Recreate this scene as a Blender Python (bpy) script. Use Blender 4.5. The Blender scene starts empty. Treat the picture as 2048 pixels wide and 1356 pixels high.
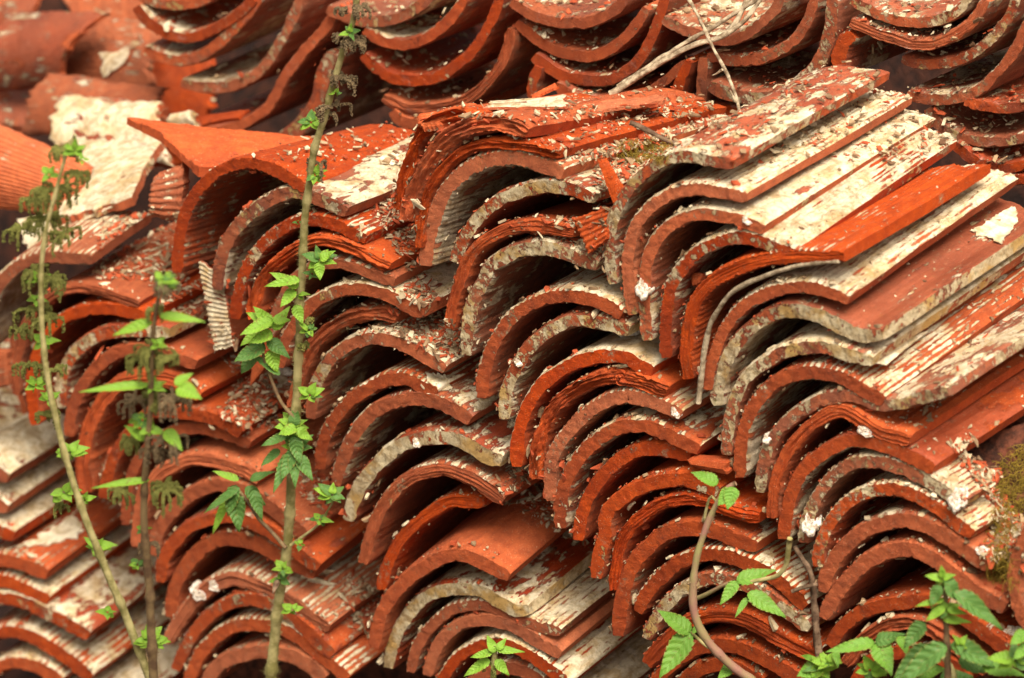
import bpy, math, random
import numpy as np
from mathutils import Vector, Matrix
from mathutils.bvhtree import BVHTree

# ------------------------------------------------------------------ camera, sky, sun, exposure
SC = bpy.context.scene
W, H = 2048.0, 1356.0
LENS = 135.0
FPX = LENS / 36.0 * W
PITCH = math.radians(30)
PSI = math.radians(40)                      # yaw of the tiles' long axis against the view
DIST = FPX / 1264.0
P0 = Vector((0, 0, 1.15))
VIEW = Vector((0, math.cos(PITCH), -math.sin(PITCH)))
CAM = P0 - VIEW * DIST
cd = bpy.data.cameras.new('camera')
cam = bpy.data.objects.new('camera', cd)
SC.collection.objects.link(cam)
cam.location = CAM
cam.rotation_euler = (math.pi / 2 - PITCH, 0, 0)
cd.lens = LENS
cd.sensor_width = 36
cd.clip_start = 0.1
cd.clip_end = 200
cd.dof.use_dof = True
cd.dof.focus_distance = DIST - 0.02
cd.dof.aperture_fstop = 3.6
SC.camera = cam

SUN_EL, SUN_AZ = math.radians(65), math.radians(165)      # azimuth clockwise from +y (the view)
world = bpy.data.worlds.new('World')
SC.world = world
world.use_nodes = True
wn = world.node_tree
sky = wn.nodes.new('ShaderNodeTexSky')
sky.sky_type = 'NISHITA'
sky.sun_disc = False
sky.sun_elevation = SUN_EL
sky.sun_rotation = SUN_AZ
sky.air_density = 0.6
sky.dust_density = 5.0
sky.ozone_density = 0.3
hs = wn.nodes.new('ShaderNodeHueSaturation')            # overcast: nearly colourless sky light
hs.inputs['Saturation'].default_value = 0.25
tn = wn.nodes.new('ShaderNodeMix'); tn.data_type = 'RGBA'; tn.blend_type = 'MULTIPLY'; tn.inputs[0].default_value = 1.0
tn.inputs[7].default_value = (1.0, 0.93, 0.82, 1)
wn.links.new(sky.outputs[0], hs.inputs['Color']); wn.links.new(hs.outputs[0], tn.inputs[6])
wn.links.new(tn.outputs[2], wn.nodes['Background'].inputs[0])
wn.nodes['Background'].inputs[1].default_value = 0.095
sd = bpy.data.lights.new('sun', 'SUN')
sd.energy = 2.5
sd.angle = math.radians(32)
sd.color = (1.0, 0.93, 0.84)
sun = bpy.data.objects.new('sun', sd)
SC.collection.objects.link(sun)
sdir = Vector((math.sin(SUN_AZ) * math.cos(SUN_EL), math.cos(SUN_AZ) * math.cos(SUN_EL), math.sin(SUN_EL)))
sun.rotation_euler = sdir.to_track_quat('Z', 'Y').to_euler()
sun.location = (2, -3, 6)
vs = SC.view_settings
vs.view_transform = 'Standard'
vs.look = 'None'
vs.exposure = 1.12
vs.gamma = 1.0
vs.use_curve_mapping = False

rnd = random.Random(7)
RNG = np.random.default_rng(11)
COL = SC.collection

# ------------------------------------------------------------------ projection helpers (numpy)
PV = np.array(P0); CV = np.array(CAM)
cR = np.array((1.0, 0, 0)); cU = np.array((0, math.sin(PITCH), math.cos(PITCH))); cF = np.array(VIEW)
HAX = np.array((math.sin(PSI), math.cos(PSI), 0.0))       # horizontal axis of the tiles
XAX = np.array((math.cos(PSI), -math.sin(PSI), 0.0))      # sideways along the stack fronts

def ray(px, py):
    px = np.asarray(px, float); py = np.asarray(py, float)
    d = cF + ((px - W / 2) / FPX)[..., None] * cR + (-(py - H / 2) / FPX)[..., None] * cU
    return d

def on_plane(px, py, off=0.0):
    """points of the vertical stack-front plane (pushed back by off metres) seen at these pixels"""
    d = ray(px, py)
    t = (np.dot(PV - CV, HAX) + off) / (d @ HAX)
    return CV + d * t[..., None]

def at_depth(px, py, depth):
    return CV + ray(px, py) * np.atleast_1d(depth)[..., None]

def front_depth(px, py):
    p = on_plane(np.array([px]), np.array([py]))[0]
    return float((p - CV) @ cF)

def project(p):
    q = np.asarray(p) - CV
    z = q @ cF
    return W / 2 + FPX * (q @ cR) / z, H / 2 - FPX * (q @ cU) / z

# ------------------------------------------------------------------ noise
_perm = RNG.permutation(4096)
_val = RNG.random(4096)
def _h(ix, iy, iz):
    return _val[_perm[(_perm[(_perm[ix & 4095] + iy) & 4095] + iz) & 4095]]
def vnoise(p, scale=1.0, seed=0):
    p = np.asarray(p) * scale + seed * 17.31
    i = np.floor(p).astype(np.int64); f = p - i; f = f * f * (3 - 2 * f)
    x, y, z = i[..., 0], i[..., 1], i[..., 2]; fx, fy, fz = f[..., 0], f[..., 1], f[..., 2]
    def L(a, b, t): return a + (b - a) * t
    c = L(L(L(_h(x, y, z), _h(x + 1, y, z), fx), L(_h(x, y + 1, z), _h(x + 1, y + 1, z), fx), fy),
          L(L(_h(x, y, z + 1), _h(x + 1, y, z + 1), fx), L(_h(x, y + 1, z + 1), _h(x + 1, y + 1, z + 1), fx), fy), fz)
    return c * 2 - 1
def fbm(p, scale, oct=3, seed=0):
    a = 1.0; s = 0; n = 0
    for k in range(oct):
        s = s + a * vnoise(p, scale * 2.1 ** k, seed + k * 3); n += a; a *= 0.55
    return s / n

def smooth_curve(pts, step=3.0):
    """Catmull-Rom through pts, resampled at an even step"""
    P = np.array(pts, float)
    P = np.vstack([2 * P[0] - P[1], P, 2 * P[-1] - P[-2]])
    out = []
    for i in range(1, len(P) - 2):
        t = np.linspace(0, 1, 16, endpoint=False)[:, None]
        a, b, c, d = P[i - 1], P[i], P[i + 1], P[i + 2]
        out.append(0.5 * ((2 * b) + (-a + c) * t + (2 * a - 5 * b + 4 * c - d) * t ** 2 + (-a + 3 * b - 3 * c + d) * t ** 3))
    out.append(P[-2][None])
    Q = np.vstack(out)
    s = np.r_[0, np.cumsum(np.linalg.norm(np.diff(Q, axis=0), axis=1))]
    n = max(8, int(s[-1] / step))
    u = np.linspace(0, s[-1], n)
    R = np.stack([np.interp(u, s, Q[:, k]) for k in range(Q.shape[1])], 1)
    return R, u

# ------------------------------------------------------------------ materials
def lin(r, g, b):
    f = lambda c: (c / 255 / 12.92) if c / 255 <= 0.04045 else ((c / 255 + 0.055) / 1.055) ** 2.4
    return (f(r), f(g), f(b), 1)

class NT:
    def __init__(s, name):
        s.m = bpy.data.materials.new(name); s.m.use_nodes = True
        s.t = s.m.node_tree; s.n = s.t.nodes; s.l = s.t.links
        s.b = s.n['Principled BSDF']
    def link(s, a, b): s.l.new(a, b)
    def put(s, sock, v):
        if hasattr(v, 'is_output') or hasattr(v, 'links'): s.l.new(v, sock)
        else: sock.default_value = v
    def math(s, op, a, b=0.0, c=0.0, clamp=False):
        n = s.n.new('ShaderNodeMath'); n.operation = op; n.use_clamp = clamp
        s.put(n.inputs[0], a); s.put(n.inputs[1], b); s.put(n.inputs[2], c)
        return n.outputs[0]
    def vmath(s, op, a, b):
        n = s.n.new('ShaderNodeVectorMath'); n.operation = op
        s.put(n.inputs[0], a); s.put(n.inputs[1], b)
        return n.outputs[0]
    def noise(s, vec, scale, detail=4.0, rough=0.55, dist=0.0):
        n = s.n.new('ShaderNodeTexNoise')
        s.put(n.inputs['Vector'], vec); n.inputs['Scale'].default_value = scale
        n.inputs['Detail'].default_value = detail; n.inputs['Roughness'].default_value = rough
        n.inputs['Distortion'].default_value = dist
        return n.outputs['Fac']
    def voro(s, vec, scale, feature='F1', out='Distance', rand=1.0):
        n = s.n.new('ShaderNodeTexVoronoi'); n.feature = feature
        s.put(n.inputs['Vector'], vec); n.inputs['Scale'].default_value = scale
        n.inputs['Randomness'].default_value = rand
        return n.outputs[out]
    def step(s, v, lo, hi):
        n = s.n.new('ShaderNodeMapRange'); n.interpolation_type = 'SMOOTHSTEP'
        s.put(n.inputs['Value'], v); s.put(n.inputs['From Min'], lo); s.put(n.inputs['From Max'], hi)
        return n.outputs[0]
    def mix(s, f, a, b, mode='MIX'):
        n = s.n.new('ShaderNodeMix'); n.data_type = 'RGBA'; n.blend_type = mode
        s.put(n.inputs[0], f); s.put(n.inputs[6], a); s.put(n.inputs[7], b)
        return n.outputs[2]
    def bump(s, h, strength, dist, prev=None):
        n = s.n.new('ShaderNodeBump'); n.inputs['Strength'].default_value = strength
        n.inputs['Distance'].default_value = dist; s.put(n.inputs['Height'], h)
        if prev is not None: s.put(n.inputs['Normal'], prev)
        return n.outputs[0]
    def prop(s, name):
        n = s.n.new('ShaderNodeAttribute'); n.attribute_type = 'OBJECT'; n.attribute_name = name
        return n.outputs['Fac']
    def obj(s):
        n = s.n.new('ShaderNodeTexCoord'); return n.outputs['Object']
    def uv(s):
        n = s.n.new('ShaderNodeTexCoord'); return n.outputs['UV']
    def rand(s):
        n = s.n.new('ShaderNodeObjectInfo'); return n.outputs['Random']

def clay(name, amount, use_uv):
    t = NT(name)
    r = t.math('MULTIPLY', t.rand(), 60.0)
    cr = t.n.new('ShaderNodeCombineXYZ'); t.link(r, cr.inputs[0]); t.link(t.math('MULTIPLY', t.rand(), 23.0), cr.inputs[1]); t.link(r, cr.inputs[2])
    off = cr.outputs[0]
    if use_uv:
        mp = t.n.new('ShaderNodeMapping'); t.link(t.uv(), mp.inputs[0]); mp.inputs['Scale'].default_value = (1.0, 0.7, 1.0)
        P = t.vmath('ADD', mp.outputs[0], off)
        mp2 = t.n.new('ShaderNodeMapping'); t.link(t.uv(), mp2.inputs[0]); mp2.inputs['Scale'].default_value = (1.0, 0.22, 1.0)
        S = t.vmath('ADD', mp2.outputs[0], off)
    else:
        P = t.vmath('ADD', t.obj(), off); S = P
    Q = t.vmath('ADD', t.obj(), off)
    raw = t.prop('raw') if use_uv else t.math('MULTIPLY_ADD', t.prop('raw'), 0.6, 0.45)
    big = t.noise(Q, 9, 3, 0.6)
    mid = t.noise(Q, 55, 5, 0.65)
    fine = t.noise(Q, 420, 3, 0.7)
    slip = t.mix(t.step(big, 0.3, 0.7), lin(142, 58, 38), lin(178, 82, 54))
    raww = t.mix(t.step(mid, 0.3, 0.72), lin(164, 62, 24) if use_uv else lin(180, 66, 27), lin(206, 90, 42) if use_uv else lin(220, 94, 43))
    raww = t.mix(t.math('MULTIPLY', t.step(big, 0.45, 0.75), 0.7), raww, lin(150, 54, 24))
    # where the skin has worn through to the raw clay
    wear = t.noise(P, 16, 8, 0.62, 0.3)
    wm = t.step(t.math('ADD', wear, t.math('MULTIPLY_ADD', raw, 0.7, -0.35)), 0.48, 0.53)
    col = t.mix(wm, slip, raww)
    col = t.mix(t.math('MULTIPLY', t.step(fine, 0.35, 0.75), 0.4), col, lin(206, 100, 58))
    col = t.mix(t.math('MULTIPLY', t.step(fine, 0.5, 0.25), 0.35), col, lin(112, 48, 28))
    blot = t.step(t.noise(Q, 110, 7, 0.8, 0.4), 0.42, 0.62)
    col = t.mix(t.math('MULTIPLY', blot, 0.3), col, lin(128, 46, 22))
    # small pale and dark grains of the clay body
    vo = t.voro(Q, 330)
    sp = t.math('MULTIPLY', t.step(vo, 0.24, 0.12), t.step(t.noise(Q, 90, 2), 0.5, 0.6))
    col = t.mix(t.math('MULTIPLY', sp, 0.75), col, lin(222, 170, 130))
    vd = t.voro(t.vmath('ADD', Q, (3.1, 1.7, 0.4)), 210)
    dk = t.math('MULTIPLY', t.step(vd, 0.17, 0.09), t.step(t.noise(Q, 60, 2), 0.52, 0.6))
    col = t.mix(t.math('MULTIPLY', dk, 0.7), col, lin(80, 30, 16))
    # brown dirt and grey bloom
    dirt = t.step(t.noise(Q, 24, 6, 0.7, 0.4), 0.55, 0.75)
    col = t.mix(t.math('MULTIPLY', dirt, 0.48), col, lin(98, 54, 38))
    bloom = t.step(t.noise(Q, 31, 7, 0.7, 0.8), 0.58, 0.7)
    col = t.mix(t.math('MULTIPLY', bloom, t.math('MULTIPLY_ADD', t.prop('bloom'), 0.8, 0.08)), col, lin(196, 140, 122))
    tone = t.n.new('ShaderNodeHueSaturation'); t.link(col, tone.inputs['Color'])
    r2 = t.math('FRACT', t.math('MULTIPLY', t.rand(), 37.7)); r3 = t.math('FRACT', t.math('MULTIPLY', t.rand(), 91.3))
    t.link(t.math('MULTIPLY_ADD', r2, 0.40, 0.76), tone.inputs['Value']); t.link(t.math('MULTIPLY_ADD', r3, 0.014, 0.498), tone.inputs['Hue'])
    t.link(t.math('MULTIPLY_ADD', r3, -0.14, 1.06), tone.inputs['Saturation'])
    col = tone.outputs[0]
    # flaking cream coat
    a = t.prop(amount)
    n1 = t.noise(P, 26, 8, 0.62, 0.35)
    n2 = t.noise(S, 95, 6, 0.65, 0.2)
    n = t.math('ADD', t.math('MULTIPLY', n1, 0.55), t.math('MULTIPLY', n2, 0.45))
    n = t.math('ADD', n, t.math('MULTIPLY', t.math('SUBTRACT', t.noise(P, 6, 2), 0.5), 0.35))
    if use_uv:
        # worn away first on the crests of the combed ridges
        sep = t.n.new('ShaderNodeSeparateXYZ'); t.link(t.uv(), sep.inputs[0])
        w = t.math('SINE', t.math('MULTIPLY', sep.outputs[0], 2 * math.pi / 0.0095))
        n = t.math('SUBTRACT', n, t.math('MULTIPLY', t.math('MULTIPLY', w, t.prop('rib')), 0.06 if name == 'clay_top' else 0.02))
    th = t.math('MULTIPLY_ADD', a, -0.30, 0.655)
    m = t.step(n, th, t.math('ADD', th, 0.022))
    thin = t.math('MULTIPLY', t.step(n, t.math('ADD', th, -0.06), th), t.math('MULTIPLY', t.step(a, 0.0, 0.02), t.step(t.noise(Q, 17, 4), 0.45, 0.6)))
    m = t.math('MULTIPLY', m, t.step(a, 0.0, 0.02))
    under = t.math('MULTIPLY', t.step(n, t.math('ADD', th, -0.035), th), t.step(a, 0.0, 0.02))
    cream = t.mix(t.step(t.noise(Q, 34, 8, 0.75, 0.5), 0.36, 0.6), lin(176, 146, 98) if not use_uv else lin(178, 152, 108), lin(238, 220, 176) if not use_uv else lin(238, 224, 190))
    yel = t.step(t.noise(Q, 20, 5, 0.6), 0.48, 0.62)
    cream = t.mix(t.math('MULTIPLY', yel, 0.9 if not use_uv else 0.35), cream, lin(208, 166, 92))
    cream = t.mix(t.math('MULTIPLY', t.step(t.noise(Q, 130, 5, 0.75), 0.52, 0.66), 0.6 if not use_uv else 0.4), cream, lin(126, 98, 68))
    vp = t.voro(Q, 520)
    cream = t.mix(t.math('MULTIPLY', t.step(vp, 0.2, 0.1), 0.55), cream, lin(92, 70, 46))
    col = t.mix(t.math('MULTIPLY', under, 0.5), col, lin(118, 48, 38))
    col = t.mix(t.math('MULTIPLY', thin, 0.45), col, lin(190, 150, 112))
    col = t.mix(t.math('MULTIPLY', m, 0.95), col, cream)
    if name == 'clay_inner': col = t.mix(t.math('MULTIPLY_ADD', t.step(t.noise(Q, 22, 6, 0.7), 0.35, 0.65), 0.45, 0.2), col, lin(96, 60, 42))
    mo = t.math('MULTIPLY', t.step(t.noise(Q, 34, 6, 0.7), t.math('MULTIPLY_ADD', t.prop('moss'), -0.38, 0.73), t.math('MULTIPLY_ADD', t.prop('moss'), -0.38, 0.83)), t.step(t.prop('moss'), 0.0, 0.05))
    green = t.mix(t.noise(Q, 260, 3), lin(92, 88, 22), lin(150, 146, 58))
    col = t.mix(t.math('MULTIPLY', mo, 0.75), col, green)
    gr = t.math('MULTIPLY', t.prop('grime_shade'), t.step(t.noise(Q, 12, 7, 0.7, 0.5), 0.3, 0.62))  # brown grime, also painting in shade on tiles further back
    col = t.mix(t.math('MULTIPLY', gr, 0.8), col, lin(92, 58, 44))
    soot = t.math('MULTIPLY', t.step(t.noise(Q, 48, 7, 0.75, 0.6), 0.57, 0.69), 0.4)
    col = t.mix(soot, col, lin(74, 44, 32))
    t.link(col, t.b.inputs['Base Color'])
    rough = t.math('ADD', 0.86, t.math('MULTIPLY', t.math('SUBTRACT', fine, 0.5), 0.2))
    if use_uv:
        rough = t.math('SUBTRACT', rough, t.math('MULTIPLY', t.math('SUBTRACT', 1.0, wm), t.math('MULTIPLY', t.math('SUBTRACT', 1.0, m), 0.3)))
    t.link(rough, t.b.inputs['Roughness'])
    t.b.inputs['Specular IOR Level'].default_value = 0.3
    hgt = t.math('ADD', t.math('MULTIPLY', m, 1.0), t.math('MULTIPLY', t.noise(Q, 130, 6, 0.75), 0.9))
    hgt = t.math('SUBTRACT', hgt, t.math('MULTIPLY', wm, 0.6))
    hgt = t.math('SUBTRACT', hgt, t.math('MULTIPLY', dk, 0.8))
    nb = t.bump(hgt, 1.0, 0.0026)
    nb = t.bump(fine, 0.8, 0.0014, nb)
    if not use_uv:
        nb = t.bump(t.noise(Q, 240, 5, 0.8), 0.9, 0.0022, nb)
    t.link(nb, t.b.inputs['Normal'])
    return t.m

M_EDGE = clay('clay_edge', 'edge_cream', False)
M_TOP = clay('clay_top', 'top_cream', True)
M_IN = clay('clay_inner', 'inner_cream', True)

def simple(name, c1, c2, scale=60, rough=0.85, bump=0.002, bs=200, island=0.0, spec=0.3, sheen=0):
    t = NT(name)
    q = t.obj()
    col = t.mix(t.step(t.noise(q, scale, 5, 0.65), 0.35, 0.65), c1, c2)
    if island:
        g = t.n.new('ShaderNodeNewGeometry')
        col2 = t.mix(g.outputs['Random Per Island'], c1, c2)
        col = t.mix(island, col, col2)
    t.link(col, t.b.inputs['Base Color'])
    t.b.inputs['Roughness'].default_value = rough
    t.b.inputs['Specular IOR Level'].default_value = spec
    if bump: t.link(t.bump(t.noise(q, bs, 5, 0.7), 0.8, bump), t.b.inputs['Normal'])
    return t.m

M_CHIP_C = simple('flake_cream', lin(150, 126, 90), lin(222, 206, 172), 90, 0.85, 0.0008, 400, 0.6)
M_COAT = simple('old_coat_sheet', lin(190, 168, 126), lin(242, 230, 200), 40, 0.8, 0.0012, 300)
M_CHIP_O = simple('flake_terracotta', lin(140, 58, 30), lin(190, 88, 50), 90, 0.9, 0.0008, 400, 0.6)
M_CHIP_B = simple('flake_brown', lin(84, 52, 32), lin(168, 140, 104), 90, 0.9, 0.0008, 400, 0.7)
M_RUBBLE = simple('rubble_dirt', lin(58, 34, 24), lin(112, 62, 42), 45, 0.95, 0.006, 70)
M_SOIL_BACKING = simple('soil_backing_dark', lin(30, 15, 9), lin(66, 34, 20), 20, 0.95, 0.01, 40)  # ground soil; near-black on the backing bank to stand for shade in gaps
M_SHELL = simple('shell_white', lin(150, 126, 100), lin(232, 224, 208), 140, 0.4, 0.0015, 260, 0.0, 0.5)
M_WOOD = simple('dry_wood', lin(112, 92, 68), lin(186, 168, 138), 60, 0.8, 0.002, 150)
M_TWIG = simple('twig_brown', lin(74, 52, 36), lin(128, 104, 80), 60, 0.8, 0.002, 150)
M_MOSS = simple('moss_strands', lin(92, 74, 18), lin(158, 132, 44), 60, 0.9, 0, 150, 0.8)

def leafmat(name, c1, c2, c3):
    t = NT(name)
    u = t.uv()
    sep = t.n.new('ShaderNodeSeparateXYZ'); t.link(u, sep.inputs[0])
    g = t.n.new('ShaderNodeNewGeometry')
    q = t.obj()
    col = t.mix(t.noise(q, 60, 4), c1, c2)
    col = t.mix(g.outputs['Random Per Island'], col, c3)
    # veins: a midrib at v=0 and side veins slanting off it
    av = t.math('ABSOLUTE', sep.outputs[1])
    mid = t.step(av, 0.05, 0.0)
    sv = t.math('SINE', t.math('MULTIPLY', t.math('SUBTRACT', sep.outputs[0], t.math('MULTIPLY', av, 0.35)), 44.0))
    vein = t.math('MAXIMUM', mid, t.math('MULTIPLY', t.step(sv, 0.75, 1.0), 0.6))
    col = t.mix(t.math('MULTIPLY', vein, 0.35), col, lin(176, 206, 110))
    edge = t.math('MULTIPLY', t.step(t.math('ADD', av, t.math('MULTIPLY', t.noise(q, 120, 4), 0.5)), 1.05, 1.3), 0.7)
    col = t.mix(edge, col, lin(150, 128, 58))
    spot = t.math('MULTIPLY', t.step(t.noise(q, 150, 3), 0.64, 0.68), 0.6)
    col = t.mix(spot, col, lin(130, 110, 60))
    t.link(col, t.b.inputs['Base Color'])
    t.b.inputs['Roughness'].default_value = 0.5
    t.b.inputs['Specular IOR Level'].default_value = 0.35
    t.link(t.bump(t.math('SUBTRACT', t.noise(q, 300, 4), t.math('MULTIPLY', vein, 0.8)), 0.7, 0.0012), t.b.inputs['Normal'])
    tr = t.n.new('ShaderNodeBsdfTranslucent'); t.link(col, tr.inputs[0])
    mx = t.n.new('ShaderNodeMixShader'); mx.inputs[0].default_value = 0.3
    t.link(t.b.outputs[0], mx.inputs[1]); t.link(tr.outputs[0], mx.inputs[2])
    t.link(mx.outputs[0], t.n['Material Output'].inputs[0])
    return t.m
M_LEAF = leafmat('nettle_leaf', lin(88, 132, 40), lin(140, 184, 56), lin(164, 204, 66))
M_LEAFD = leafmat('nettle_leaf_dark', lin(66, 104, 46), lin(100, 140, 70), lin(98, 142, 56))
M_BRAM = leafmat('bramble_leaf', lin(90, 140, 42), lin(134, 176, 70), lin(114, 164, 54))
M_STEM = simple('nettle_stem', lin(128, 120, 66), lin(186, 172, 116), 40, 0.7, 0.001, 500)
M_STEMB = simple('nettle_stem_brown', lin(96, 72, 50), lin(140, 116, 78), 40, 0.7, 0.001, 500)
M_CANE = simple('bramble_cane', lin(150, 108, 92), lin(140, 132, 84), 20, 0.5, 0.0005, 300)
M_CAT = simple('seed_tassel', lin(84, 88, 36), lin(128, 124, 60), 60, 0.9, 0, 300, 0.7)
M_CATD = simple('seed_tassel_dry', lin(74, 62, 44), lin(126, 104, 72), 60, 0.9, 0, 300, 0.7)

# ------------------------------------------------------------------ mesh plumbing
def mesh_from(name, V, F, mats, midx=None, uv=None, smooth=True):
    """V (n,3); F (m,4) or (m,3) int array"""
    me = bpy.data.meshes.new(name)
    V = np.asarray(V, np.float32); F = np.asarray(F, np.int32)
    me.vertices.add(len(V)); me.vertices.foreach_set('co', V.ravel())
    k = F.shape[1]
    me.loops.add(F.size); me.loops.foreach_set('vertex_index', F.ravel())
    me.polygons.add(len(F)); me.polygons.foreach_set('loop_start', np.arange(0, F.size, k, dtype=np.int32))
    me.polygons.foreach_set('loop_total', np.full(len(F), k, np.int32))
    if midx is not None: me.polygons.foreach_set('material_index', np.asarray(midx, np.int32))
    me.polygons.foreach_set('use_smooth', np.full(len(F), smooth, bool))
    if uv is not None:
        l = me.uv_layers.new(name='UVMap'); l.data.foreach_set('uv', np.asarray(uv, np.float32)[F.ravel()].ravel())
    for m in (mats if isinstance(mats, (list, tuple)) else [mats]): me.materials.append(m)
    me.update(calc_edges=True)
    return me

def link(name, me, loc=(0, 0, 0), parent=None):
    o = bpy.data.objects.new(name, me); o.location = loc; COL.objects.link(o)
    if parent is not None: o.parent = parent
    return o

def tag(o, label, cat, group=None, kind=None):
    if label: o['label'] = label
    if cat: o['category'] = cat
    if group: o['group'] = group
    if kind: o['kind'] = kind
    return o

def grid_faces(nu, nv, base=0, flip=False):
    i = np.arange(nu - 1)[:, None]; j = np.arange(nv - 1)[None, :]
    a = base + i * nv + j; b = base + (i + 1) * nv + j; c = base + (i + 1) * nv + j + 1; d = base + i * nv + j + 1
    f = np.stack([a, b, c, d], -1).reshape(-1, 4)
    return f[:, ::-1] if flip else f

class Soup:
    def __init__(s): s.V = []; s.F = []; s.U = []; s.n = 0
    def add(s, V, F, U=None):
        V = np.asarray(V, float); s.V.append(V); s.F.append(np.asarray(F) + s.n); s.n += len(V)
        s.U.append(np.zeros((len(V), 2)) if U is None else np.asarray(U, float))
    def build(s, name, mats, parent=None, smooth=True, origin=None):
        V = np.vstack(s.V); F = np.vstack(s.F); U = np.vstack(s.U)
        o = V.mean(0) if origin is None else np.asarray(origin)
        me = mesh_from(name, V - o, F, mats, None, U, smooth)
        loc = o if parent is None else o - np.array(parent.location)
        return link(name, me, loc, parent)

TREE_V, TREE_F, TREE_N = [], [], 0
GRIT = []
def remember(V, F):
    global TREE_N
    TREE_V.append(V); TREE_F.append(F + TREE_N); TREE_N += len(V)

# ------------------------------------------------------------------ regions used to read coordinates off the photograph
REG = {'A': (0, 200), 'B': (350, 200), 'C': (750, 150), 'D': (1150, 100), 'E': (1548, 100),
       'F': (0, 500), 'G': (400, 500), 'H': (800, 500), 'I': (1200, 500), 'J': (1548, 500),
       'K': (0, 856), 'L': (400, 856), 'M': (800, 856), 'N': (1200, 856), 'O': (1548, 856),
       'P': (0, 0), 'Q': (400, 0), 'R': (800, 0), 'S': (1200, 0), 'T': (1548, 0), 'X': (0, 0)}
def px_path(txt):
    out = []; cur = None
    for tok in txt.split():
        if tok[0].isalpha(): cur = tok; continue
        u, v = map(float, tok.split(','))
        x0, y0 = REG[cur]; s = 1.0 if cur == 'X' else (500 / 1695 if cur in 'PQRST' else 500 / 1356)
        out.append((x0 + u * s, y0 + v * s))
    return out

# ------------------------------------------------------------------ one roof tile
def axis_for(px, py, off, slope, dx):
    """3-D long axis (unit) and length of a tile whose long edge runs (dx, -slope*dx) px from this point"""
    p = on_plane(np.array([px]), np.array([py]), off)[0]
    lo, hi = -0.7, 0.7
    for _ in range(30):
        e = (lo + hi) / 2
        d = HAX * math.cos(e) + np.array((0, 0, 1)) * math.sin(e)
        x, y = project(p + d * 0.3)
        if (py - y) / (x - px) > slope: hi = e
        else: lo = e
    Ln = 0.3 * dx / (x - px)
    return d, min(max(Ln, 0.03), 0.46)

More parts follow.
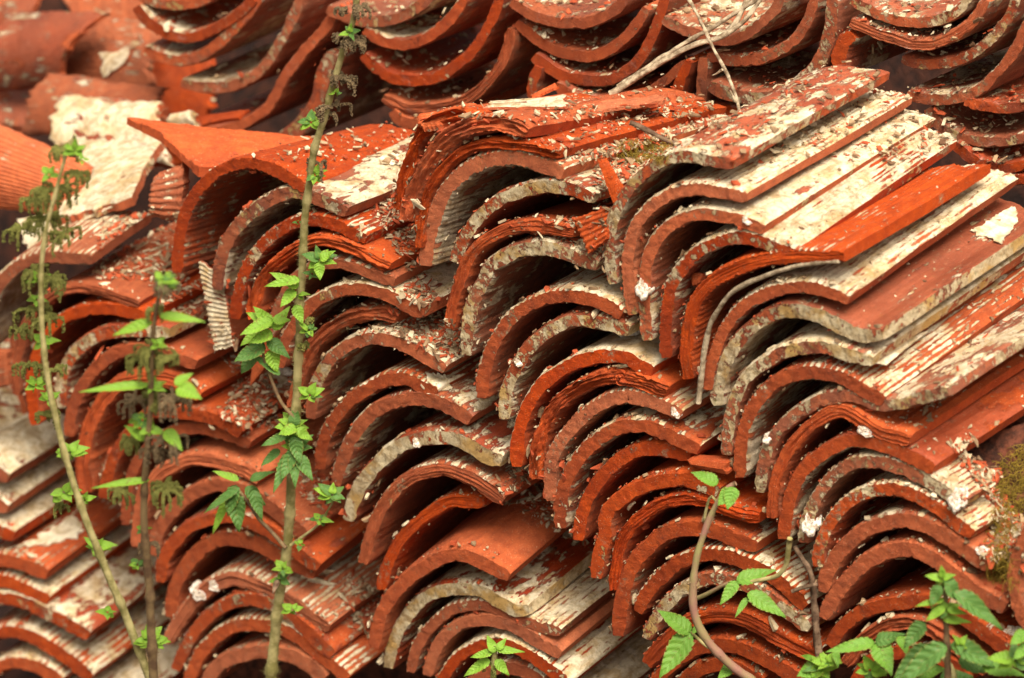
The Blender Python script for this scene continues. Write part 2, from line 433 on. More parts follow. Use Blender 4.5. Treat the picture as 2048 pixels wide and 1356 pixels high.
def make_tile(i, path, th=26, s=0.6, dx=340, off=0.0, e=.1, t=.3, n=.3, r=.6, rib=0, er=0, m=0, jag=0, bl=0, bk=0, name='roof_tile'):
    seed = i * 7 + 3
    th = th * (1.18 if not bk else 1.06)
    C, u = smooth_curve(path, 3.0 if not bk else 4.5)
    N = len(C)
    T = np.gradient(C, axis=0); T /= np.linalg.norm(T, axis=1)[:, None]
    Nn = np.stack([T[:, 1], -T[:, 0]], 1)            # points to the outer (upper) side for a left-to-right path
    K = (6 if not bk else 4) if not er else 16
    midp = C[N * 2 // 3]
    d, Ln = axis_for(midp[0], midp[1], off, s, dx)
    M = (26 if not bk else 16) if Ln > 0.1 else 12
    q = np.linspace(0, 1, M) ** 1.5
    kk = np.linspace(-0.5, 0.5, K + 1)
    # thickness along the profile, tapering and rounding at both ends
    mm = 1.0 / (1264.0)
    end = np.minimum(u, u[-1] - u)
    nz = fbm(np.stack([u / 40, np.full(N, seed * 1.0), np.zeros(N)], 1), 1.0, 3, seed)
    tp = th * (1 + 0.14 * nz) * (0.7 + 0.3 * np.clip(end / (th * 0.5), 0, 1) ** 0.6)
    wob = 2.2 * fbm(np.stack([u / 32, np.full(N, seed * 2.0), np.zeros(N)], 1), 1.0, 4, seed + 5)
    jagt = 1.0 * vnoise(np.stack([u / 7, np.full(N, seed * 3.0), np.zeros(N)], 1), 1.0, seed + 6) + 0.8 * vnoise(np.stack([u / 3.2, np.full(N, seed * 4.0), np.zeros(N)], 1), 1.0, seed + 7)
    jagb = 1.3 * vnoise(np.stack([u / 8, np.full(N, seed * 5.0), np.zeros(N)], 1), 1.0, seed + 8) + 0.8 * vnoise(np.stack([u / 3.2, np.full(N, seed * 6.0), np.zeros(N)], 1), 1.0, seed + 9)
    jk = np.where(kk[None, :] > 0, jagt[:, None], jagb[:, None]) * (np.abs(kk[None, :]) * 2) ** 2
    # front-face points on the stack-front plane
    PX = C[:, None, :] + Nn[:, None, :] * (kk[None, :, None] * tp[:, None, None] + wob[:, None, None] + jk[..., None])
    if er:
        PX = PX + Nn[:, None, :] * (2.5 * er * fbm(np.stack(np.broadcast_arrays(u[:, None] / 18, kk[None, :] * 6, np.full((N, K + 1), seed)), -1), 1.0, 3, seed + 9))[..., None]
    F0 = on_plane(PX[..., 0], PX[..., 1], off)       # N,K+1,3
    centre = F0[:, K // 2]
    outn = F0[:, K] - F0[:, 0]; outn /= np.linalg.norm(outn, axis=1)[:, None]
    front = fbm(np.stack([u / 60, np.full(N, 1.5 + seed), np.zeros(N)], 1), 1.0, 4, seed + 2)
    ph = rnd.random() * 6

    def pos(I, Kf, Q):
        """I int index array, Kf in 0..K int, Q in 0..1 float (same shapes)"""
        base = F0[I, Kf]
        z = Q * Ln
        c = centre[I]
        # broken or worn front line
        fr = np.maximum(0, front[I] * 0.5 + 0.4) * jag * np.clip(1 - Q * 2, 0, 1) if jag else 0.0
        # keep thickness a little lower just at the rims, so that edges are rounded
        rim = np.exp(-z / 0.0022) * 0.22 + np.exp(-(Ln - z) / 0.004) * 0.3
        b = c + (base - c) * (1 - rim)[..., None]
        sp = u[I]
        kf = kk[Kf]
        p3 = np.stack([sp * mm, kf * 0.02, z], -1)
        # ridges combed along the tile
        if rib:
            a = np.where(Kf == K, 1.0, np.where((Kf == 0) & (rib > 1), -1.0, 0.0)) * 0.00055
            b = b + outn[I] * (1.5 * a * np.sin(sp * mm * 2 * math.pi / 0.0095 + ph * 0))[..., None]
        surf = np.where(Kf == K, 1.0, np.where(Kf == 0, -1.0, 0.0))
        wv = fbm(p3 * np.array([1, 1, 0.5]), 30, 3, seed + 20)
        chips = np.minimum(0, vnoise(p3, 130, seed + 33) + 0.25) * np.exp(-z / 0.004)
        b = b + outn[I] * (surf * (wv * (0.0011 + 0.0012 * er) + chips * 0.0050))[..., None]
        # rough broken face: in and out along the axis
        fz = np.exp(-z / 0.006)
        if er:
            lay = vnoise(np.stack([sp / 70, kf * 11 + 0.5 * vnoise(np.stack([sp / 40, kf, z * 0], -1), 1.0, seed), np.full_like(z, seed)], -1), 1.0, seed + 40)
            g = lay * 0.007 * er + 0.0022 * er * vnoise(np.stack([sp / 9, kf * 14, z * 0], -1), 1.0, seed + 41) + 0.004 * er * vnoise(np.stack([sp / 45, kf * 2, z * 0], -1), 1.0, seed + 42)
        else:
            g = 0.0019 * fbm(p3 * np.array([1, 1, 0]), 170, 4, seed + 40)
        adv = z + fz * g + fr + 0.006 * bend[I] * Q
        # slight sag so that edges do not run dead straight
        sag = 0.0016 * np.sin(Q * 3.0 + ph) + 0.0012 * vnoise(np.stack([Q * 6, np.full_like(Q, seed), Q * 0], -1), 1.0, seed + 50)
        # broken far end
        adv = adv - np.where(Q > 0.6, (Q - 0.6) / 0.4, 0) * (0.012 + 0.01 * (er > 0)) * (backn[I] + 0.5)
        return b + d * adv[..., None] + np.array((0, 0, 1.0)) * sag[..., None]
    bend = fbm(np.stack([u / 90, np.full(N, 9.5 + seed), np.zeros(N)], 1), 1.0, 2, seed + 3)
    backn = fbm(np.stack([u / 30, np.full(N, 4.5 + seed), np.zeros(N)], 1), 1.0, 3, seed + 4)
    V = []; F = []; U = []; MI = []; nb = 0
    def surface(I, Kf, Q, flip, mat):
        nonlocal nb
        sh = I.shape
        P = pos(I.ravel(), Kf.ravel(), Q.ravel().astype(float))
        f = grid_faces(sh[0], sh[1], nb, flip)
        V.append(P); F.append(f); MI.append(np.full(len(f), mat)); nb += len(P)
        U.append(np.stack([u[I.ravel()] * mm, Q.ravel() * Ln], 1))
    iN = np.arange(N); iK = np.arange(K + 1); iM = np.arange(M)
    A, B = np.meshgrid(iN, iM, indexing='ij')
    surface(A, np.full_like(A, K), q[B], False, 1)       # outer skin
    surface(A, np.zeros_like(A), q[B], True, 2)          # inner skin
    A, B = np.meshgrid(iN, iK, indexing='ij')
    surface(A, B, np.zeros(A.shape), True, 0)            # front face
    surface(A, B, np.ones(A.shape), False, 0)
    A, B = np.meshgrid(iK, iM, indexing='ij')
    surface(np.full_like(A, N - 1), A, q[B], True, 0)    # right long edge
    surface(np.zeros_like(A), A, q[B], False, 0)         # left foot
    V = np.vstack(V); F = np.vstack(F); U = np.vstack(U); MI = np.concatenate(MI)
    org = V[: N * M].mean(0)
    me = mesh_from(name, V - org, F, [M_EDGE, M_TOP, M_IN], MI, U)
    o = link(name, me, org)
    o['edge_cream'] = float(e); o['top_cream'] = float(t); o['inner_cream'] = float(n)
    o['raw'] = float(r); o['rib'] = float(min(rib, 1)); o['moss'] = float(m); o['bloom'] = float(bl); o['grime_shade'] = 0.3 if bk else 0.25 * (i % 3) / 2  # background tiles browned more, for grime and the shade they stand in
    if not bk:
        for _ in range(64):
            ii = int(RNG.integers(3, N - 3)); zz = 0.001 + 0.016 * RNG.random() ** 1.5
            GRIT.append((F0[ii, K] + d * zz, outn[ii].copy(), zz))
        for _ in range(14):
            ii = int(RNG.integers(3, N - 3)); zz = 0.002 + 0.02 * RNG.random()
            GRIT.append((F0[ii, 0] + d * zz, -outn[ii], zz))
    # coarse copy for scattering: outer skin + right edge + front
    remember(V, F)
    return o

ORD = ['top', 'second', 'third', 'fourth', 'fifth', 'sixth', 'seventh', 'eighth', 'ninth', 'tenth', 'eleventh', 'twelfth',
       'thirteenth', 'fourteenth', 'fifteenth', 'sixteenth', 'seventeenth', 'eighteenth', 'nineteenth', 'twentieth', 'twenty-first', 'twenty-second', 'twenty-third', 'twenty-fourth']

# ------------------------------------------------------------------ the stacks: profiles of every tile front, top to bottom
# (path read off the photo, then th thickness, s slope and dx run of the long edge, off set-back, e/t/n cream on edge/top/inside,
#  r raw clay, rib combing, er crumbling layers, m moss)
STACKS = {}
STACKS['leftcentre'] = [
 ("B 10,940 22,780 55,620 130,490 240,390 370,348 500,365 610,425 705,488", dict(th=24, s=.26, dx=280, e=.02, t=.0, n=.45, r=.9, rib=2)),
 ("B 232,1035 242,900 290,760 390,640 520,545 640,508 740,530 850,575 930,612", dict(th=27, s=.40, e=.33, t=.68, n=.85, r=.25, m=.25)),
 ("B 325,1195 345,1050 395,900 485,780 600,695 730,662 850,680 950,725 1035,765", dict(th=25, s=.45, e=.2, t=.4, n=.5, r=.5, rib=1)),
 ("B 430,1190 440,1060 500,935 600,845 700,790 790,765 900,785 1000,825 1100,880 1170,905", dict(th=24, s=.45, e=.0, t=.05, n=.1, r=1, er=1)),
 ("B 520,1280 560,1130 620,1010 700,935 800,895 900,893 1000,922 1100,962 1190,990", dict(th=22, s=.5, e=.12, t=.3, n=.08, r=.7, m=.2)),
 ("G 430,640 470,490 540,370 640,275 740,230 850,215 960,230 1070,275 1160,330 1215,340", dict(th=26, s=.5, e=.08, t=.75, n=.5, r=.6, m=.25)),
 ("G 500,850 530,700 590,560 680,445 780,375 900,345 1000,345 1070,365", dict(th=27, s=.5, e=.05, t=.2, n=.1, r=1, er=1, off=.015)),
 ("G 600,920 622,760 690,625 790,535 900,492 1020,495 1130,535 1230,595 1330,652", dict(th=26, s=.55, e=.32, t=.75, n=.5, r=.5)),
 ("G 650,1190 660,1080 700,960 780,850 890,765 1000,712 1120,702 H 100,735 200,775", dict(th=27, s=.55, e=.15, t=.5, n=.4, r=.7, rib=1)),
 ("G 735,1280 780,1130 850,990 930,890 1040,835 1160,815 H 172,825 290,870 380,930", dict(th=28, s=.6, e=.12, t=.45, n=.5, r=.6)),
 ("L 805,505 840,380 910,260 1000,160 1100,92 1220,57 M 272,57 380,98 470,155 550,180", dict(th=30, s=.6, e=.85, t=.5, n=.4, r=.3)),
 ("L 885,740 920,600 980,450 1060,340 1160,265 1270,233 M 272,240 400,290 490,350 560,400", dict(th=27, s=.62, e=.02, t=.35, n=.12, r=1, er=.35)),
 ("L 985,880 1010,760 1080,620 1180,515 1280,445 M 272,405 370,405 455,410", dict(th=24, s=.62, e=.05, t=.25, n=.12, r=.9, er=.3, off=.02)),
 ("L 945,1190 960,1080 1010,960 1090,850 1200,760 1320,697 M 310,682 400,705 500,755 590,805", dict(th=28, s=.83, e=.02, t=.03, n=.12, r=1, dx=330, off=-.01)),
 ("L 1020,1300 1050,1160 1110,1040 1200,940 1300,885 M 350,872 450,892 550,950 630,990 700,985", dict(th=26, s=.80, e=.93, t=.62, n=.4, r=.2, off=.01)),
 ("M 60,1330 90,1200 170,1080 280,995 400,965 520,985 620,1030 740,1080 870,1115", dict(th=23, s=.80, e=.2, t=.8, n=.4, r=.7, rib=1, off=.012)),
 ("M 150,1345 190,1210 270,1110 380,1052 500,1047 620,1085 740,1155 870,1232", dict(th=25, s=.8, e=.05, t=.08, n=.12, r=.85, off=.012)),
 ("M 210,1400 300,1265 400,1200 500,1177 600,1192 720,1252 820,1320 920,1400", dict(th=25, s=.8, e=.15, t=.85, n=.12, r=.8, rib=1, off=.014)),
 ("M 330,1440 450,1340 560,1305 680,1330 760,1380 840,1450", dict(th=24, s=.8, e=.1, t=.3, n=.12, r=.8, off=.02)),
 ("M 330,1610 480,1500 640,1440 800,1480 990,1610", dict(th=25, s=.8, e=.1, t=.85, n=.1, r=.7, rib=1, off=.02)),
 ("M 330,1760 480,1650 640,1590 800,1630 1000,1770", dict(th=25, s=.8, e=.1, t=.6, n=.1, r=.7, off=.02)),
]
STACKS['centre'] = [
 ("C 125,745 142,600 185,440 245,320 330,245 440,215 560,230", dict(th=27, s=.12, dx=260, e=.05, t=.2, n=.08, r=1, er=1.5, jag=.012, off=.03)),
 ("C 172,790 192,680 240,560 310,440 400,345 500,290 620,262 740,270 830,310", dict(th=34, s=.16, dx=400, e=.06, t=.08, n=.12, r=1, er=1.3, rib=2)),
 ("C 245,930 255,780 295,620 380,495 480,410 600,375 740,378 860,395 990,432", dict(th=22, s=.25, dx=345, e=.0, t=.03, n=.1, r=1, er=1)),
 ("C 275,1040 292,900 335,740 400,612 500,522 620,468 760,455 890,492 1020,542", dict(th=31, s=.30, dx=350, e=.1, t=.5, n=.85, r=.5, rib=2, m=.3)),
 ("C 430,1020 490,880 570,770 680,685 800,635 930,612 1060,628 1180,675", dict(th=27, s=.35, e=.5, t=.65, n=.08, r=.4)),
 ("H 270,420 288,280 C 455,1130 500,1000 580,905 700,838 820,815 950,825 1080,850", dict(th=25, s=.33, e=.12, t=.1, n=.08, r=.95, m=.15, er=.4)),
 ("H 360,570 365,450 390,300 450,170 C 640,1028 760,958 880,935 1000,955 1110,995 1205,1030", dict(th=29, s=.5, e=.62, t=.3, n=.5, r=.4)),
 ("H 450,800 450,690 490,550 560,420 660,322 780,265 900,245 1030,262 1130,305 1200,350", dict(th=28, s=.55, e=.04, t=.75, n=.12, r=.8, rib=1)),
 ("H 568,915 575,780 630,640 700,530 800,442 920,388 1040,388 1150,405 1240,440", dict(th=28, s=.55, e=.62, t=.4, n=.5, r=.3)),
 ("H 635,1180 640,1020 680,880 750,760 850,672 980,605 1100,580 1230,592 I 200,632 285,660", dict(th=28, s=.55, e=.03, t=.8, n=.12, r=.7)),
 ("H 742,1240 740,1100 780,960 850,840 950,760 1070,700 1200,680 I 120,690 230,715 360,768", dict(th=28, s=.55, e=.0, t=.1, n=.08, r=1, er=1.2)),
 ("M 818,400 815,280 825,160 H 915,990 1020,885 1120,825 1230,802 I 160,800 300,835 440,900", dict(th=28, s=.6, e=.12, t=.5, n=.5, r=.6, rib=1)),
 ("M 872,540 872,400 905,270 H 1000,1090 I 26,1003 120,955 240,955 340,985 440,1035 535,1082", dict(th=29, s=.62, e=.12, t=.6, n=.6, r=.8)),
 ("M 965,605 980,500 1020,380 1090,270 1180,180 1280,125 N 272,112 380,122 490,152", dict(th=28, s=.6, e=.04, t=.2, n=.12, r=.7, off=.01)),
 ("M 1065,812 1080,690 1110,580 N 40,460 130,370 240,310 350,282 460,277 560,305 640,345", dict(th=29, s=.6, e=.25, t=.2, n=.12, r=.6)),
 ("N 75,880 85,760 112,630 170,530 260,455 370,400 480,388 580,402 680,440 780,475 860,485", dict(th=25, s=.6, e=.03, t=.15, n=.12, r=.9, er=.7)),
 ("N 98,1130 112,960 150,820 210,705 300,615 400,562 520,552 640,570 740,615 850,650", dict(th=31, s=.6, e=.08, t=.2, n=.5, r=.8)),
 ("N 205,1000 255,900 340,800 450,722 560,690 680,692 800,732 900,785 1010,870 1115,970", dict(th=29, s=.6, e=.06, t=.5, n=.08, r=.8, rib=1)),
 ("N 250,1145 300,1040 380,940 490,855 600,822 700,835 830,872 930,932 1030,1012 1135,1092", dict(th=27, s=.6, e=.62, t=.3, n=.4, r=.5, rib=1)),
 ("N 250,1285 340,1180 450,1075 560,1030 700,1022 820,1060 930,1120 1040,1180 1165,1240", dict(th=30, s=.6, e=.05, t=.2, n=.08, r=.9, er=.4, rib=1)),
 ("N 280,1390 390,1280 500,1205 620,1172 750,1190 870,1240 980,1300 1080,1370", dict(th=29, s=.6, e=.1, t=.3, n=.08, r=.9, rib=1)),
 ("N 400,1420 520,1330 640,1292 760,1320 870,1390", dict(th=28, s=.6, e=.08, t=.3, n=.08, r=.9)),
]
STACKS['right'] = [
 ("D 208,1262 188,1130 190,1000 228,860 296,740 386,652 500,588 620,570 740,592 860,612", dict(th=24, s=.54, dx=318, e=.5, t=.5, n=.6, r=.15, m=.22)),
 ("I 178,352 155,200 D 288,1120 325,970 405,860 520,788 640,760 780,772 930,798", dict(th=26, s=.575, dx=342, e=.04, t=.86, n=.12, r=.7, rib=1, m=.1)),
 ("I 258,485 248,380 240,250 D 385,1180 410,1090 460,1000 545,930 660,888 780,895 900,922 1025,968", dict(th=26, s=.60, dx=352, e=.28, t=.93, n=.6, r=.4, m=.25)),
 ("I 363,580 355,450 370,300 395,180 445,95 D 660,1095 780,1035 900,1012 1020,1042 1110,1080 1200,1102", dict(th=27, s=.66, dx=330, e=.2, t=.86, n=.6, r=.5, rib=1, m=.3)),
 ("I 478,705 465,560 480,420 520,285 600,185 720,115 860,68 980,50 1100,42 1220,42 1325,38", dict(th=27, s=.60, dx=300, e=.02, t=.05, n=.12, r=1, rib=2, m=.05, er=.3)),
 ("I 585,755 600,640 640,500 700,385 790,292 900,232 1030,202 1150,202 1260,232 J 405,272", dict(th=25, s=.68, dx=350, e=.05, t=.78, n=.5, r=.6, rib=1)),
 ("I 638,850 635,780 665,650 725,540 800,452 900,375 1020,335 1150,352 J 300,388 400,440 480,470 590,462", dict(th=30, s=.66, dx=370, e=.7, t=.22, n=.7, r=.25, m=.25)),
 ("I 685,1115 698,960 725,830 795,702 900,612 1020,552 1130,532 J 296,535 400,572 530,612", dict(th=27, s=.68, dx=370, e=.6, t=.9, n=.12, r=.2, m=.3)),
 ("I 762,1235 765,1080 795,930 872,800 970,712 1080,672 J 256,668 380,702 480,760 595,822", dict(th=28, s=.70, dx=370, e=.08, t=.42, n=.75, r=.9, rib=1, m=.15)),
 ("I 868,1320 885,1180 925,1050 1005,950 1100,875 J 280,815 420,800 560,845 700,835 840,795 945,775", dict(th=26, s=.66, dx=370, e=.45, t=.62, n=.12, r=.1, m=.15)),
 ("N 935,490 945,380 965,260 I 1020,1095 1110,990 1220,905 J 376,882 480,940 600,1000 740,1035", dict(th=27, s=.66, dx=380, e=.03, t=.02, n=.12, r=1, er=.4)),
 ("N 995,600 1008,470 1042,340 1100,232 1200,145 O 376,78 500,72 620,100 740,152 865,222", dict(th=29, s=.62, dx=280, e=.05, t=.1, n=.6, r=.45)),
 ("O 160,620 180,500 230,382 310,275 420,195 540,180 660,208 780,260 900,330 1025,412", dict(th=27, s=.6, dx=70, e=.35, t=.7, n=.12, r=.5, rib=1, m=.2)),
 ("O 238,750 255,620 312,502 400,405 520,345 640,332 760,362 880,432 980,510 1075,578", dict(th=27, s=.6, dx=60, e=.42, t=.75, n=.12, r=.5, rib=1)),
 ("O 262,890 290,780 360,672 460,580 580,522 700,502 820,530 930,592 1040,670 1160,755", dict(th=30, s=.6, dx=120, e=.08, t=.3, n=.08, r=.8)),
 ("O 268,1030 330,910 420,802 520,712 640,662 760,662 870,712 980,800 1100,890 1250,975", dict(th=32, s=.6, dx=200, e=.03, t=.1, n=.12, r=.8, rib=1)),
 ("O 300,1180 370,1080 470,1002 580,960 700,942 820,935 940,975 1060,1045 1170,1135 1300,1222", dict(th=28, s=.6, dx=200, e=.25, t=.2, n=.08, r=.8)),
 ("O 385,1290 480,1155 600,1080 720,1060 830,1090 930,1150 1050,1240 1150,1330", dict(th=27, s=.6, e=.05, t=.2, n=.08, r=1, er=.8)),
 ("O 430,1380 520,1270 630,1225 800,1215 940,1272 1050,1370", dict(th=27, s=.6, e=.05, t=.2, n=.08, r=.9)),
]
STACKS['farright'] = [
 ("O 1420,1120 1335,1010 1302,880 1300,760 1330,640 1400,530 1500,470", dict(th=25, s=.6, dx=200, e=.1, t=.5, n=.1, r=.7)),
]
STACKS['left'] = [
 ("A -130,1400 -100,1200 -40,1060 60,935 170,872 290,855 410,862 500,868", dict(th=25, s=.72, dx=120, e=.1, t=.55, n=.85, r=.7, rib=1, m=.2)),
 ("F 90,790 85,650 115,480 180,345 290,245 410,212 530,222 640,262 755,302", dict(th=19, s=.55, dx=330, e=.0, t=.16, n=.08, r=1, er=.5)),
 ("F 195,950 170,760 190,600 255,455 345,375 460,332 580,322 700,340 820,375", dict(th=23, s=.55, e=.0, t=.1, n=.12, r=.8)),
 ("F 332,860 335,700 385,590 465,510 560,462 680,442 800,442 920,455", dict(th=26, s=.5, e=.6, t=.3, n=.4, r=.4)),
 ("F 372,1010 395,860 450,730 520,640 610,570 710,545 820,545 940,582 1060,625", dict(th=25, s=.5, e=.0, t=.05, n=.08, r=1)),
 ("K 465,355 450,200 F 470,1010 530,860 625,745 745,700 880,705 980,735 1080,800", dict(th=32, s=.5, e=.0, t=.05, n=.12, r=1, er=.6)),
 ("K 560,385 590,240 F 620,1120 700,1000 800,900 900,880 1030,895 1150,920 1240,960 1305,1000", dict(th=26, s=.6, e=.12, t=.35, n=.08, r=.8, m=.3)),
 ("K 680,530 690,400 705,280 755,165 840,85 960,15 1100,10 1220,40 1356,95", dict(th=23, s=.6, e=.08, t=.3, n=.12, r=.8, off=.01)),
 ("K 740,640 755,480 785,350 855,260 930,212 1020,175 1130,175 1240,205 L 250,235 320,285", dict(th=28, s=.62, e=.0, t=.05, n=.08, r=1, er=.4)),
 ("K 825,690 855,560 935,450 1040,362 1160,312 L 110,312 220,342 330,400 450,490 575,590", dict(th=27, s=.7, e=.03, t=.06, n=.12, r=.9, rib=1)),
 ("K 872,840 892,700 965,600 1060,525 1180,492 L 200,492 330,545 450,620 540,695 640,765", dict(th=26, s=.78, e=.06, t=.14, n=.12, r=.6)),
 ("K 925,1030 945,880 1005,760 1085,672 1190,612 L 220,612 330,650 440,712 540,762 625,800", dict(th=28, s=.78, e=.03, t=.2, n=.08, r=.85, off=.008)),
 ("K 905,1165 965,1060 1045,950 1150,862 1260,822 L 300,852 400,892 510,952 600,1030 700,1090", dict(th=29, s=.72, e=.03, t=.42, n=.12, r=1, rib=1, er=.4)),
 ("K 950,1310 1010,1180 1090,1062 1200,972 L 230,932 340,942 450,992 560,1082 640,1162 720,1230", dict(th=26, s=.7, e=.3, t=.35, n=.12, r=.5)),
 ("K 1020,1380 1080,1240 1170,1142 L 180,1082 300,1072 430,1092 540,1152 640,1232 740,1312 800,1366", dict(th=26, s=.7, e=.1, t=.6, n=.12, r=.7, rib=1)),
 ("L 20,1400 80,1310 160,1252 270,1222 380,1217 480,1235 580,1285 670,1366", dict(th=28, s=.7, e=.12, t=.4, n=.08, r=.8)),
]
STACKS['farleft'] = [
 ("K -330,300 -200,180 -90,190 0,250 45,270", dict(th=26, s=.60, dx=150, e=.3, t=.95, n=.12, r=.2)),
 ("K -330,450 -200,340 -90,360 0,420 40,435", dict(th=26, s=.66, dx=180, e=.02, t=.92, n=.12, r=.6, m=.1)),
 ("K -330,600 -200,480 -80,520 10,570 75,590", dict(th=27, s=.66, dx=160, e=.35, t=.85, n=.12, r=.6, m=.15)),
 ("K -260,900 -130,770 0,716 130,742 255,792", dict(th=27, s=.72, dx=330, e=.03, t=.45, n=.12, r=.9, rib=1)),
 ("K -250,970 -130,860 0,822 130,865 262,930", dict(th=26, s=.72, dx=330, e=.1, t=.7, n=.12, r=.6, rib=1, m=.1)),
 ("K -240,1060 -110,950 30,930 150,962 262,1015 370,1070 480,1132", dict(th=26, s=.72, dx=330, e=.35, t=.6, n=.12, r=.3, m=.05)),
 ("K -200,1250 -60,1130 50,1105 170,1132 290,1202 400,1282 490,1356", dict(th=26, s=.72, dx=330, e=.05, t=.75, n=.12, r=.9, rib=1)),
 ("K -120,1390 0,1290 100,1267 220,1302 330,1370", dict(th=26, s=.72, e=.05, t=.7, n=.12, r=.8, rib=1)),
 ("K 40,1540 150,1470 300,1450 450,1490 620,1590", dict(th=26, s=.72, e=.05, t=.75, n=.1, r=.8, rib=1)),
 ("K 40,1690 150,1620 300,1600 450,1640 640,1740", dict(th=26, s=.72, e=.05, t=.5, n=.1, r=.8)),
]
WHERE = {'leftcentre': 'stack under the ribbed orange tile', 'centre': 'stack under the crumbling tile',
         'right': 'stack under the long cream-streaked tile', 'farright': 'stack cut off by the right edge',
         'left': 'stack behind the two nettles', 'farleft': 'bottom-left corner stack'}
SHAKE = {}
# the background pile: tiles lying on their backs, hollow side up
BACK = {}
BACK['one'] = [
 ("P 930,-40 1060,10 1200,30 1330,10 1450,-40", dict(e=.3, r=.3)),
 ("P 925,50 1000,150 1100,222 1230,262 1350,250 1480,195 1600,110 1720,0", dict(e=.25, n=.6, r=.6)),
 ("P 975,330 1080,382 1200,408 Q -20,385 100,315 210,215 310,100 400,-30", dict(e=.35, n=.6, r=.3)),
 ("P 1225,565 1350,590 Q 130,592 260,572 380,500 460,425 520,330 580,230 630,120 680,-10", dict(e=.3, n=.8, r=.5)),
 ("Q -60,870 50,890 150,885 300,832 420,762 490,680 550,560 640,425 740,305 840,200 900,100", dict(e=.15, r=.3)),
 ("Q 530,950 650,895 740,780 800,665 840,510 890,370", dict(e=.4, r=.1, th=34)),
]
BACK['two'] = [
 ("Q 860,70 950,102 1080,145 1200,152 1320,132 1440,80 1570,-20", dict(e=.2, r=.3, n=.6)),
 ("Q 1115,205 1200,268 1320,305 R 60,305 180,265 280,190 370,100 440,-20", dict(e=.1, r=.5, n=.85)),
 ("Q 1105,365 1180,445 1290,520 R 0,535 130,540 260,512 380,440 480,350 560,250 620,130 680,-20", dict(e=.08, r=.4, n=.4)),
 ("Q 1235,665 1350,725 R 60,745 200,742 350,718 480,660 580,570 670,460 735,320 760,200", dict(e=.05, r=.8, n=.12, er=.5)),
 ("Q 1300,750 R 0,815 130,840 300,820 420,760", dict(e=.05, r=.8, n=.12)),
]
BACK['three'] = [
 ("R 750,10 880,92 1000,132 1120,152 1250,150 1380,110 1480,40 1530,-40", dict(e=.05, r=.5, n=.4)),
 ("R 790,140 900,242 1020,322 1150,362 1290,377 1400,342 1500,270 1590,170 1670,50", dict(e=.1, r=.6, n=.4)),
 ("R 905,385 1020,472 1150,532 1290,552 1420,545 1530,490 1630,392 S 340,270 400,130 445,-20", dict(e=.05, r=.2, n=.4)),
 ("R 1050,575 1150,640 1280,690 1420,690", dict(e=.2, r=.4, n=.5)),
 ("R 885,660 905,550 935,450", dict(e=.05, r=.4, n=.1)),
 ("S 300,660 430,560 560,440", dict(e=.05, r=.2, n=.1)),
 ("S 500,670 550,520 600,410", dict(e=.05, r=.3, n=.1)),
 ("S 685,700 690,540 700,400", dict(e=.1, r=.2, n=.1)),
]
BACK['four'] = [
 ("S 425,135 520,192 630,235 740,272 880,280 1000,232 1110,150 1190,60 1230,-40", dict(e=.15, r=.6, n=.8)),
 ("S 725,375 850,402 980,408 1110,385 1230,332 1330,250 1400,150 1455,-10", dict(e=.1, r=.6, n=.5)),
 ("S 735,575 830,620 950,652 1090,662 1230,632 1350,560 1450,465 1515,350 1560,200 1572,60 1575,-40", dict(e=.45, r=.1, n=.6, th=30)),
 ("S 640,760 760,740 900,750 1000,780", dict(e=.3, r=.3, n=.6)),
]
BACK['five'] = [
 ("T 520,5 640,65 760,122 900,150 1030,150 1160,120 1260,60 1330,-20", dict(e=.5, r=.4, n=.7)),
 ("T 515,150 640,200 760,245 900,290 1020,302 1140,275 1260,215 1360,130 1440,0", dict(e=.12, r=.5, n=.6, er=.3)),
 ("T 865,400 980,425 1100,432 1220,412 1340,362 1450,280 1550,170 1620,50 1645,-60", dict(e=.4, r=.3, n=.6)),
 ("T 900,635 1020,665 1150,672 1280,650 1400,592 1500,505 1590,400 1660,290 1710,150", dict(e=.2, r=.3, n=.9)),
 ("T 1290,690 1440,722 1560,732 1700,715", dict(e=.3, r=.1, n=.5)),
 ("T 1040,740 1110,850 1210,920 1330,955 1460,968 1600,955 1700,935", dict(e=.35, r=.1, n=.5)),
 ("T 1220,980 1330,1080 1450,1140 1560,1155 1700,1125", dict(e=.1, r=.15, n=.5)),
 ("T 1400,1180 1520,1210 1700,1215", dict(e=.1, r=.2, n=.4)),
 ("T 450,520 440,400 470,300 530,235", dict(e=.15, r=.5, n=.1, th=36, rib=2)),
]
BWHERE = {'one': 'background stack above the pointed shard', 'two': 'background stack behind the crumbling tile',
          'three': 'background stack left of the dry branch', 'four': 'background stack crossed by the branch',
          'five': 'top corner stack behind the cream-streaked tiles'}

def look_words(k):
    w = []
    if k.get('er', 0) > .5: w.append('crumbling layered')
    elif k.get('e', .1) > .55: w.append('cream-crusted')
    elif k.get('e', .1) > .28: w.append('cream-blotched')
    elif k.get('r', .6) > .9: w.append('bright orange')
    elif k.get('r', .6) < .3: w.append('dull red')
    else: w.append('rust-orange')
    if k.get('rib'): w.append('ridged')
    return ' '.join(w)

